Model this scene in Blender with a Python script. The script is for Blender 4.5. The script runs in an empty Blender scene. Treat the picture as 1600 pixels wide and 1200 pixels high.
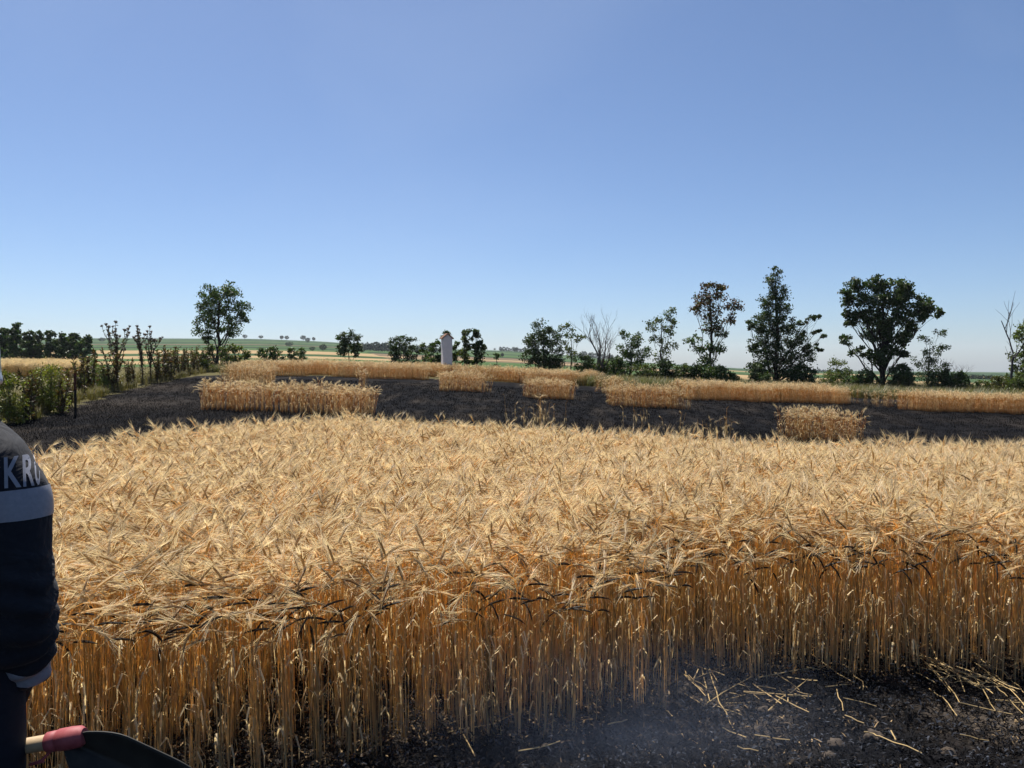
import bpy, bmesh, math, random
import numpy as np
from mathutils import Vector, Matrix, Euler
from mathutils.bvhtree import BVHTree

R = math.radians
rng = np.random.default_rng(11)
random.seed(11)
sc = bpy.context.scene
col = sc.collection

# ------------------------------------------------------------ camera, light
F = 1230.0                      # focal length in photo pixels (1600 wide)
EYE = 1.72
PITCH = math.atan(30 / F)
cd = bpy.data.cameras.new('camera'); cam = bpy.data.objects.new('camera', cd); col.objects.link(cam)
cd.sensor_width = 36; cd.lens = 36 * F / 1600; cd.clip_start = 0.05; cd.clip_end = 20000
cam.location = (0, 0, EYE); cam.rotation_euler = (math.pi / 2 - PITCH, 0, 0)
sc.camera = cam

SUN_EL, SUN_AZ = 61, -27        # degrees; azimuth from +Y, negative = to the left
w = bpy.data.worlds.new('World'); sc.world = w; w.use_nodes = True
nt = w.node_tree; nt.nodes.clear()
out = nt.nodes.new('ShaderNodeOutputWorld'); bg = nt.nodes.new('ShaderNodeBackground')
sky = nt.nodes.new('ShaderNodeTexSky'); sky.sky_type = 'NISHITA'; sky.sun_disc = False
sky.sun_elevation = R(SUN_EL); sky.sun_rotation = R(SUN_AZ)
sky.altitude = 200; sky.air_density = 0.78; sky.dust_density = 0.8; sky.ozone_density = 6.5
# faint cirrus veil, everywhere in the sky
tc = nt.nodes.new('ShaderNodeTexCoord'); mp = nt.nodes.new('ShaderNodeMapping')
mp.inputs['Scale'].default_value = (1.3, 1.6, 2.6); mp.inputs['Rotation'].default_value = (0.1, 0.35, 0.4)
nz = nt.nodes.new('ShaderNodeTexNoise'); nz.inputs['Scale'].default_value = 1.5
nz.inputs['Detail'].default_value = 3; nz.inputs['Roughness'].default_value = 0.4; nz.inputs['Distortion'].default_value = 0.6
rp = nt.nodes.new('ShaderNodeMapRange'); rp.inputs['From Min'].default_value = 0.5; rp.inputs['From Max'].default_value = 0.85
rp.inputs['To Min'].default_value = 0.0; rp.inputs['To Max'].default_value = 0.10
mx = nt.nodes.new('ShaderNodeMix'); mx.data_type = 'RGBA'
mx.inputs[7].default_value = (6.0, 7.0, 8.4, 1)
nt.links.new(tc.outputs['Generated'], mp.inputs['Vector']); nt.links.new(mp.outputs[0], nz.inputs['Vector'])
nt.links.new(nz.outputs['Fac'], rp.inputs['Value']); nt.links.new(rp.outputs[0], mx.inputs[0])
nt.links.new(sky.outputs[0], mx.inputs[6]); nt.links.new(mx.outputs[2], bg.inputs['Color'])
bg.inputs['Strength'].default_value = 0.0645
nt.links.new(bg.outputs[0], out.inputs[0])

sd = bpy.data.lights.new('sun', 'SUN'); sd.energy = 5.0; sd.angle = R(0.53); sd.color = (1, 0.95, 0.87)
sun = bpy.data.objects.new('sun', sd); col.objects.link(sun)
sv = Vector((math.sin(R(SUN_AZ)) * math.cos(R(SUN_EL)), math.cos(R(SUN_AZ)) * math.cos(R(SUN_EL)), math.sin(R(SUN_EL))))
sun.rotation_euler = sv.to_track_quat('Z', 'Y').to_euler(); sun.location = (0, 0, 30)

vs = sc.view_settings; vs.view_transform = 'Standard'; vs.look = 'None'; vs.exposure = 0.92; vs.gamma = 1; vs.use_curve_mapping = False
cy = sc.cycles
cy.use_denoising = True; cy.use_adaptive_sampling = True; cy.adaptive_threshold = 0.01
cy.max_bounces = 12; cy.diffuse_bounces = 10; cy.glossy_bounces = 2; cy.transmission_bounces = 10; cy.transparent_max_bounces = 4; cy.volume_bounces = 0
cy.caustics_reflective = False; cy.caustics_refractive = False

# ------------------------------------------------------------ helpers
CP, SP = math.cos(PITCH), math.sin(PITCH)
def ray(px, py):
    u = (px - 800) / F; v = (py - 600) / F
    dy = CP - v * SP; dz = -(v * CP + SP)
    return u / dy, dz / dy          # slopes per metre of depth
def P(px, py, d):
    a, b = ray(px, py)
    return np.array((a * d, d, EYE + b * d))
def sstep(a, b, x):
    t = np.clip((x - a) / (b - a), 0, 1); return t * t * (3 - 2 * t)

YH = ([-900, 200, 400, 500, 600, 700, 800, 900, 1000, 1200, 1600, 2600], [530, 528, 529, 533, 540, 545, 548, 556, 566, 578, 582, 582])
YB = ([-900, 200, 500, 700, 800, 1000, 1150, 1400, 1600, 2600], [584, 580, 576, 578, 582, 590, 594, 607, 616, 630])
def zg(X, Y):
    X = np.asarray(X, float); Y = np.asarray(Y, float)
    ys = np.maximum(Y, 0)
    base = 0.03 * np.minimum(np.log1p(np.exp(np.minimum((ys - 14.5) / 2.0, 50))) * 2.0, 21.5) + 0.022 * np.clip(ys - 36, 0, 30)
    xc = np.where(X < 0, -8 * np.tanh(-X / 8), 22 * np.tanh(X / 22))
    loc = base - 0.05 * xc * sstep(4, 14, ys)
    px = np.clip(800 + F * X / np.maximum(ys, 1), -900, 2600)
    t = np.clip(np.log(np.maximum(ys, 60) / 60) / math.log(1300 / 60), 0, 1)
    row = np.interp(px, *YB) * (1 - t) + np.interp(px, *YH) * t
    yy = np.minimum(ys, 1300)
    far = EYE + yy * (570 - row) / F - np.maximum(ys - 1300, 0) * 0.012
    return loc + (far - loc) * sstep(52, 84, ys)
def hit(px, py, lo=2.0, hi=400.0):
    """point of the ground under a pixel"""
    a, b = ray(px, py)
    ys = np.geomspace(lo, hi, 4000)
    g = zg(a * ys, ys) - (EYE + b * ys)
    i = int(np.argmax(g > 0)) if (g > 0).any() else len(ys) - 1
    y = ys[i]
    return np.array((a * y, y, float(zg(a * y, y))))
def on(px, d):
    x = (px - 800) / F * d
    return np.array((x, d, float(zg(x, d))))

def _h(ix, iy, s):
    n = (ix * 374761393 + iy * 668265263 + s * 974634777) & 0xffffffff
    n = ((n ^ (n >> 13)) * 1274126177) & 0xffffffff
    return ((n ^ (n >> 16)) & 0xffff) / 65535.0
def vnoise(x, y, s=0):
    x = np.asarray(x, float); y = np.asarray(y, float)
    xi = np.floor(x).astype(np.int64); yi = np.floor(y).astype(np.int64)
    fx = x - xi; fy = y - yi; fx = fx * fx * (3 - 2 * fx); fy = fy * fy * (3 - 2 * fy)
    a = _h(xi, yi, s); b = _h(xi + 1, yi, s); c = _h(xi, yi + 1, s); d = _h(xi + 1, yi + 1, s)
    return (a * (1 - fx) + b * fx) * (1 - fy) + (c * (1 - fx) + d * fx) * fy
def fbm(x, y, o=4, s=0):
    v = 0; a = 0.5
    for k in range(o):
        v = v + a * vnoise(x * 2 ** k, y * 2 ** k, s + k); a *= 0.5
    return v

def mesh_np(name, v, f, c=None, smooth=False):
    """v (N,3), f (M,3) or (M,4) arrays -> mesh with an optional colour attribute 'tint'"""
    me = bpy.data.meshes.new(name)
    v = np.ascontiguousarray(v, dtype=np.float32); f = np.ascontiguousarray(f, dtype=np.int32)
    me.vertices.add(len(v)); me.vertices.foreach_set('co', v.ravel())
    k = f.shape[1]; me.loops.add(f.size); me.polygons.add(len(f))
    me.loops.foreach_set('vertex_index', f.ravel())
    me.polygons.foreach_set('loop_start', np.arange(0, f.size, k, dtype=np.int32))
    me.update(calc_edges=True)
    if c is not None:
        at = me.attributes.new('tint', 'FLOAT_COLOR', 'POINT')
        cc = np.ones((len(v), 4), np.float32); cc[:, :3] = c; at.data.foreach_set('color', cc.ravel())
    me.polygons.foreach_set('use_smooth', np.full(len(f), smooth))
    me.validate()
    return me
class MB:
    """collects quads (triangles as degenerate-free pairs) into one mesh"""
    def __init__(s): s.v = []; s.q = []; s.t = []; s.c = []; s.n = 0
    def add(s, v, f, c):
        v = np.asarray(v, float); f = np.asarray(f, int)
        s.v.append(v); c = np.asarray(c, float)
        s.c.append(np.broadcast_to(c, (len(v), 3)).copy())
        if f.shape[1] == 4:
            s.t.append(f[:, [0, 1, 2]] + s.n); s.t.append(f[:, [0, 2, 3]] + s.n)
        else: s.t.append(f + s.n)
        s.n += len(v)
    def tube(s, pts, rad, k=4, c=(1, 1, 1), cap=True):
        pts = np.asarray(pts, float); n = len(pts)
        rad = np.broadcast_to(np.asarray(rad, float), (n,))
        d = np.gradient(pts, axis=0); d /= np.linalg.norm(d, axis=1)[:, None] + 1e-9
        up = np.array((0.13, 0.99, 0.05)) if abs(d[0, 2]) > 0.6 else np.array((0.02, 0.1, 1))
        a = np.cross(d, up); a /= np.linalg.norm(a, axis=1)[:, None] + 1e-9
        b = np.cross(d, a)
        ang = np.arange(k) / k * 2 * math.pi
        v = pts[:, None] + rad[:, None, None] * (a[:, None] * np.cos(ang)[None, :, None] + b[:, None] * np.sin(ang)[None, :, None])
        i, j = np.meshgrid(np.arange(n - 1), np.arange(k), indexing='ij')
        f = np.stack([i * k + j, i * k + (j + 1) % k, (i + 1) * k + (j + 1) % k, (i + 1) * k + j], -1).reshape(-1, 4)
        c = np.asarray(c, float)
        if c.ndim == 2: c = np.repeat(c, k, axis=0)
        s.add(v.reshape(-1, 3), f, c)
        if cap and k >= 3:
            for e in (0, n - 1):
                ring = v[e]
                ff = [(0, q, q + 1) if e else (0, q + 1, q) for q in range(1, k - 1)]
                s.add(ring, ff, c if c.ndim == 1 else c[e * k])
    def cards(s, p, ln, wd, c, axis=None, fold=0.0):
        """leaf rhombi: centre p (N,3), random orientation (or along axis)"""
        n = len(p)
        if axis is None:
            axis = rng.normal(size=(n, 3)); axis[:, 2] -= 0.25
        axis = axis / (np.linalg.norm(axis, axis=1)[:, None] + 1e-9)
        side = np.cross(axis, rng.normal(size=(n, 3))); side /= np.linalg.norm(side, axis=1)[:, None] + 1e-9
        nr = np.cross(axis, side)
        ln = np.broadcast_to(ln, (n,))[:, None]; wd = np.broadcast_to(wd, (n,))[:, None]
        v = np.stack([p - axis * ln / 2, p + side * wd / 2 + nr * wd * fold, p + axis * ln / 2, p - side * wd / 2 + nr * wd * fold], 1).reshape(-1, 3)
        f = (np.arange(n) * 4)[:, None] + np.array([0, 1, 2, 3])
        s.add(v, f, np.repeat(np.broadcast_to(c, (n, 3)), 4, axis=0))
    def mesh(s, name, smooth=False):
        return mesh_np(name, np.concatenate(s.v), np.concatenate(s.t), np.concatenate(s.c), smooth)
    def build(s, name, m, parent=None, smooth=False, origin=None):
        if origin is not None:
            s.v = [x - origin for x in s.v]
        o = bpy.data.objects.new(name, s.mesh(name, smooth)); o.data.materials.append(m)
        col.objects.link(o)
        if parent is not None: o.parent = parent
        elif origin is not None: o.location = origin
        return o
def tag(o, label=None, cat=None, group=None, kind=None):
    if label: o['label'] = label
    if cat: o['category'] = cat
    if group: o['group'] = group
    if kind: o['kind'] = kind
    return o
def empty(name, loc):
    o = bpy.data.objects.new(name, None); o.location = loc; o.empty_display_size = 0.2; col.objects.link(o); return o

# ------------------------------------------------------------ materials
def mat(name):
    m = bpy.data.materials.new(name); m.use_nodes = True
    n = m.node_tree.nodes; b = n['Principled BSDF']; return m, m.node_tree, b
def tint_mat(name, rough=0.6, trans=0.3, spec=0.3, hv=0.06, vv=0.35, tcol=(1, 1, 1)):
    """colour from the mesh, small per-copy variation, thin translucency"""
    m, t, b = mat(name)
    a = t.nodes.new('ShaderNodeAttribute'); a.attribute_name = 'tint'
    oi = t.nodes.new('ShaderNodeObjectInfo')
    hs = t.nodes.new('ShaderNodeHueSaturation')
    r1 = t.nodes.new('ShaderNodeMapRange'); r1.inputs['To Min'].default_value = 1 - vv / 2; r1.inputs['To Max'].default_value = 1 + vv / 2
    t.links.new(oi.outputs['Random'], r1.inputs['Value']); t.links.new(r1.outputs[0], hs.inputs['Value'])
    t.links.new(a.outputs['Color'], hs.inputs['Color'])
    t.links.new(hs.outputs[0], b.inputs['Base Color'])
    b.inputs['Roughness'].default_value = rough; b.inputs['Specular IOR Level'].default_value = spec
    if trans > 0:
        tr = t.nodes.new('ShaderNodeBsdfTranslucent'); ml = t.nodes.new('ShaderNodeMix'); ml.data_type = 'RGBA'; ml.blend_type = 'MULTIPLY'
        ml.inputs[0].default_value = 1; ml.inputs[7].default_value = (*tcol, 1)
        t.links.new(hs.outputs[0], ml.inputs[6]); t.links.new(ml.outputs[2], tr.inputs['Color'])
        mxs = t.nodes.new('ShaderNodeMixShader'); mxs.inputs[0].default_value = trans
        t.links.new(b.outputs[0], mxs.inputs[1]); t.links.new(tr.outputs[0], mxs.inputs[2])
        t.links.new(mxs.outputs[0], t.nodes['Material Output'].inputs[0])
    return m
def noise_mat(name, c1, c2, scale=8, rough=0.8, bump=0.3, detail=6, spec=0.3, dist=0.01, metal=0.0, coord='Object'):
    m, t, b = mat(name)
    tc = t.nodes.new('ShaderNodeTexCoord'); n = t.nodes.new('ShaderNodeTexNoise')
    n.inputs['Scale'].default_value = scale; n.inputs['Detail'].default_value = detail; n.inputs['Roughness'].default_value = 0.65
    mr = t.nodes.new('ShaderNodeMapRange'); mr.inputs['From Min'].default_value = 0.3; mr.inputs['From Max'].default_value = 0.7
    mixn = t.nodes.new('ShaderNodeMix'); mixn.data_type = 'RGBA'
    mixn.inputs[6].default_value = (*c1, 1); mixn.inputs[7].default_value = (*c2, 1)
    t.links.new(tc.outputs[coord], n.inputs['Vector']); t.links.new(n.outputs['Fac'], mr.inputs['Value']); t.links.new(mr.outputs[0], mixn.inputs[0])
    t.links.new(mixn.outputs[2], b.inputs['Base Color'])
    bp = t.nodes.new('ShaderNodeBump'); bp.inputs['Strength'].default_value = bump; bp.inputs['Distance'].default_value = dist
    t.links.new(n.outputs['Fac'], bp.inputs['Height']); t.links.new(bp.outputs[0], b.inputs['Normal'])
    b.inputs['Roughness'].default_value = rough; b.inputs['Specular IOR Level'].default_value = spec; b.inputs['Metallic'].default_value = metal
    return m

M_WHEAT = tint_mat('ripe_wheat', 0.45, 0.50, 0.25, tcol=(1, 0.95, 0.76))
M_LEAF = tint_mat('leaf', 0.5, 0.32, 0.3, vv=0.25, tcol=(1.0, 1.1, 0.4))
M_BARK = tint_mat('bark', 0.9, 0.0, 0.15, vv=0.2)
M_STRAW = tint_mat('straw', 0.45, 0.15, 0.4, vv=0.4)
M_CHAR = tint_mat('charred_plant', 0.9, 0.0, 0.06, vv=0.6)
M_FAR = tint_mat('far_foliage', 0.8, 0.1, 0.1, vv=0.2)

# ------------------------------------------------------------ ground
def lines(lo, hi, step, out_lo, out_hi, gr=1.075):
    mid = list(np.arange(lo, hi + 1e-6, step)); up = []; dn = []
    s = step; x = hi
    while x < out_hi: s *= gr; x += s; up.append(x)
    s = step; x = lo
    while x > out_lo: s *= gr; x -= s; dn.append(x)
    return np.array(dn[::-1] + mid + up)
gx = lines(-2.6, 3.4, 0.016, -2900, 2900); gy = lines(2.5, 4.7, 0.016, -2000, 2900)
GX, GY = np.meshgrid(gx, gy)
def clods(X, Y):
    near = 1 - sstep(5, 9, np.hypot(X, (Y - 3.5) * 1.6))
    a = fbm(X * 5.5, Y * 5.5, 4, 3) - 0.47
    b = np.maximum(fbm(X * 14, Y * 14, 3, 9) - 0.5, 0)
    lump = np.maximum(vnoise(X * 3.1, Y * 3.1, 21) - 0.62, 0)
    return near * (a * 0.07 + b * 0.09 + lump * 0.10)
GZ = zg(GX, GY) + clods(GX, GY)
def ground_z(x, y): return float(zg(x, y) + clods(np.array(x), np.array(y)))
nyv, nxv = GX.shape
i, j = np.meshgrid(np.arange(nyv - 1), np.arange(nxv - 1), indexing='ij')
gf = np.stack([i * nxv + j, i * nxv + j + 1, (i + 1) * nxv + j + 1, (i + 1) * nxv + j], -1).reshape(-1, 4)
gme = mesh_np('ground', np.stack([GX, GY, GZ], -1).reshape(-1, 3), gf, smooth=True)
def fattr(me, name, arr):
    a = me.attributes.new(name, 'FLOAT', 'POINT'); a.data.foreach_set('value', np.ascontiguousarray(arr, dtype=np.float32).ravel())
ysafe = np.maximum(GY, 1)
fattr(gme, 'band', np.clip(np.log(np.maximum(GY, 60) / 60) / math.log(1300 / 60), 0, 1))
fattr(gme, 'side', np.clip((GX / ysafe * F + 800) / 1600, -1, 2))
# burnt area: ends at the tree line and at the weedy boundary on the left
BL = [hit(px, py) for px, py in ((-420, 720), (-60, 672), (60, 655), (180, 615), (260, 596), (330, 583))]
blx = [p[0] for p in BL][::-1]; bly = [p[1] for p in BL][::-1]
def burn(X, Y):
    edge = np.interp(Y, sorted(bly), [x for _, x in sorted(zip(bly, blx))])
    b = sstep(-0.6, 0.5, X - edge)
    yfar = np.interp(800 + F * X / np.maximum(Y, 1), [200, 480, 700, 950, 1100, 1600, 2200], [42, 42, 42, 42, 41, 40, 38])
    return b * (1 - sstep(-1, 1.5, Y - yfar))
fattr(gme, 'burn', burn(GX, GY))
soil = np.clip(fbm(GX * 1.9 + 3, GY * 1.9, 4, 40) * 2.0 - 0.95, 0, 1) * 0.5
for px_, py_, rr_, am in ((1110, 1105, 0.30, .9), (1180, 1135, 0.22, .6), (1540, 1115, 0.35, .9), (1600, 1135, 0.3, .8), (1200, 1150, 0.2, .5), (200, 630, 2.5, .35), (260, 605, 3.0, .4), (560, 1170, .3, .5), (350, 1180, .35, .6)):  # bare soil spots; right foreground ones also paint sunlit patches into the colour
    q_ = hit(px_, py_); soil = np.maximum(soil, am * np.exp(-((GX - q_[0]) ** 2 + (GY - q_[1]) ** 2) / rr_ ** 2) * (0.5 + fbm(GX * 7, GY * 7, 3, 77)))
fattr(gme, 'soil', soil)
ground = bpy.data.objects.new('ground', gme); col.objects.link(ground); tag(ground, 'scorched black field soil running on to farmland', 'ground', kind='structure')
def ground_mat():
    m, t, b = mat('field_ground'); N = t.nodes.new; L = t.links.new
    def at(n): a = N('ShaderNodeAttribute'); a.attribute_name = n; return a.outputs['Fac']
    geo = N('ShaderNodeNewGeometry').outputs['Position']
    def noise(scale, detail=5, rough=0.6, vec=None):
        n = N('ShaderNodeTexNoise'); n.inputs['Scale'].default_value = scale; n.inputs['Detail'].default_value = detail; n.inputs['Roughness'].default_value = rough
        L(vec or geo, n.inputs['Vector']); return n.outputs['Fac']
    def ramp(fac, stops, interp='LINEAR'):
        r = N('ShaderNodeValToRGB'); r.color_ramp.interpolation = interp
        e = r.color_ramp.elements
        while len(e) > 1: e.remove(e[-1])
        e[0].position = stops[0][0]; e[0].color = (*stops[0][1], 1)
        for p, c in stops[1:]:
            x = e.new(p); x.color = (*c, 1)
        L(fac, r.inputs[0]); return r.outputs[0]
    def mix(f, a, bb):
        x = N('ShaderNodeMix'); x.data_type = 'RGBA'
        if isinstance(f, (int, float)): x.inputs[0].default_value = f
        else: L(f, x.inputs[0])
        L(a, x.inputs[6]); L(bb, x.inputs[7]); return x.outputs[2]
    def math_(op, a, bb):
        x = N('ShaderNodeMath'); x.operation = op
        for k, q in enumerate((a, bb)):
            if isinstance(q, (int, float)): x.inputs[k].default_value = q
            else: L(q, x.inputs[k])
        return x.outputs[0]
    # far fields: crop bands
    wob = math_('MULTIPLY', math_('SUBTRACT', noise(0.006, 2), 0.5), 0.05)
    u = math_('ADD', at('band'), math_('ADD', wob, math_('MULTIPLY', at('side'), 0.03)))
    g1, g2, g3 = (0.050, 0.085, 0.030), (0.034, 0.062, 0.024), (0.018, 0.036, 0.016)
    tn, tb, dry = (0.27, 0.195, 0.105), (0.13, 0.095, 0.06), (0.085, 0.075, 0.035)
    left = ramp(u, [(0, dry), (0.06, g1), (0.20, tn), (0.30, g1), (0.37, tn), (0.45, g2), (0.52, tn), (0.63, g1), (0.70, g3), (0.735, g1), (0.78, g3), (0.80, tb), (0.815, g2), (0.86, g3), (0.885, g1), (0.93, g3), (0.95, g2), (0.985, g3)], 'CONSTANT')
    cen = ramp(u, [(0, dry), (0.03, g1), (0.22, g3), (0.24, g1), (0.46, tb), (0.52, tn), (0.56, tb), (0.66, g3), (0.70, g1), (0.80, g3), (0.84, g1), (0.93, g3), (0.96, g2)], 'CONSTANT')
    right = ramp(u, [(0, dry), (0.05, tb), (0.12, tn), (0.48, g2), (0.62, g1), (0.74, tn), (0.80, g2), (0.9, g3), (0.94, g2)], 'CONSTANT')
    s1 = N('ShaderNodeMath'); s1.operation = 'GREATER_THAN'; L(math_('ADD', at('side'), math_('MULTIPLY', at('band'), 0.09)), s1.inputs[0]); s1.inputs[1].default_value = 0.42
    s2 = N('ShaderNodeMath'); s2.operation = 'GREATER_THAN'; L(math_('SUBTRACT', at('side'), math_('MULTIPLY', at('band'), 0.12)), s2.inputs[0]); s2.inputs[1].default_value = 0.60
    far = mix(s2.outputs[0], mix(s1.outputs[0], left, cen), right)
    hv = N('ShaderNodeHueSaturation'); L(far, hv.inputs['Color'])
    mr = N('ShaderNodeMapRange'); L(noise(0.05, 6), mr.inputs['Value']); mr.inputs['To Min'].default_value = 0.6; mr.inputs['To Max'].default_value = 1.4
    L(mr.outputs[0], hv.inputs['Value']); far = hv.outputs[0]
    # burnt ground: char, ash, bare soil with sunlit patches painted in
    n1 = noise(38, 8, 0.7); n2 = noise(3.1, 5); n3 = noise(140, 3)
    char = ramp(n1, [(0.3, (0.002, 0.0021, 0.0027)), (0.52, (0.0055, 0.0056, 0.0068)), (0.66, (0.017, 0.017, 0.019)), (0.8, (0.06, 0.057, 0.054))])
    soil = ramp(n1, [(0.3, (0.045, 0.036, 0.028)), (0.6, (0.12, 0.098, 0.078)), (0.8, (0.20, 0.17, 0.14))])
    fac = math_('MULTIPLY', at('soil'), 0.8)
    burnt = mix(fac, char, soil)
    fl = ramp(n3, [(0.70, (0, 0, 0)), (0.76, (1, 1, 1))])
    strawc = N('ShaderNodeRGB'); strawc.outputs[0].default_value = (0.26, 0.19, 0.10, 1)
    burnt = mix(math_('MULTIPLY', fl, 0.35), burnt, strawc.outputs[0])
    be = N('ShaderNodeMapRange'); L(math_('ADD', at('burn'), math_('MULTIPLY', math_('SUBTRACT', noise(1.3, 6), 0.5), 0.9)), be.inputs['Value'])
    be.inputs['From Min'].default_value = 0.42; be.inputs['From Max'].default_value = 0.58
    L(mix(be.outputs[0], far, burnt), b.inputs['Base Color'])
    b.inputs['Roughness'].default_value = 1.0; b.inputs['Specular IOR Level'].default_value = 0.03
    bp = N('ShaderNodeBump'); bp.inputs['Strength'].default_value = 0.8; bp.inputs['Distance'].default_value = 0.02
    L(n1, bp.inputs['Height']); L(bp.outputs[0], b.inputs['Normal'])
    return m
gme.materials.append(ground_mat())

# ------------------------------------------------------------ instancer for uncountable stuff
def proto_collection(name, meshes, m):
    c = bpy.data.collections.new(name)
    for k, me in enumerate(meshes):
        me.materials.append(m)
        c.objects.link(bpy.data.objects.new(f'{name}_{k:02d}', me))
    return c
def scatter_group(c):
    g = bpy.data.node_groups.new('scatter_' + c.name, 'GeometryNodeTree')
    g.interface.new_socket('Geometry', in_out='INPUT', socket_type='NodeSocketGeometry')
    g.interface.new_socket('Geometry', in_out='OUTPUT', socket_type='NodeSocketGeometry')
    N = g.nodes.new; L = g.links.new
    gi, go = N('NodeGroupInput'), N('NodeGroupOutput')
    ci = N('GeometryNodeCollectionInfo'); ci.inputs['Collection'].default_value = c
    ci.inputs['Separate Children'].default_value = True; ci.inputs['Reset Children'].default_value = True
    ip = N('GeometryNodeInstanceOnPoints'); ip.inputs['Pick Instance'].default_value = True
    def na(n, ty): a = N('GeometryNodeInputNamedAttribute'); a.data_type = ty; a.inputs['Name'].default_value = n; return a.outputs['Attribute']
    er = N('FunctionNodeEulerToRotation')
    L(na('rot', 'FLOAT_VECTOR'), er.inputs[0]); L(er.outputs[0], ip.inputs['Rotation'])
    L(na('scl', 'FLOAT_VECTOR'), ip.inputs['Scale']); L(na('pick', 'INT'), ip.inputs['Instance Index'])
    L(gi.outputs[0], ip.inputs['Points']); L(ci.outputs[0], ip.inputs['Instance']); L(ip.outputs[0], go.inputs[0])
    return g
def scatter(name, group, pts, rot, scl, pick, label, cat, grp=None):
    me = bpy.data.meshes.new(name); n = len(pts)
    org = np.array(pts).mean(0)
    me.vertices.add(n); me.vertices.foreach_set('co', np.ascontiguousarray(pts - org, dtype=np.float32).ravel())
    for an, ar in (('rot', rot), ('scl', scl)):
        a = me.attributes.new(an, 'FLOAT_VECTOR', 'POINT'); a.data.foreach_set('vector', np.ascontiguousarray(ar, dtype=np.float32).ravel())
    a = me.attributes.new('pick', 'INT', 'POINT'); a.data.foreach_set('value', np.ascontiguousarray(pick, dtype=np.int32))
    o = bpy.data.objects.new(name, me); o.location = org; col.objects.link(o)
    md = o.modifiers.new('scatter', 'NODES'); md.node_group = group
    return tag(o, label, cat, grp, 'stuff')

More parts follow.
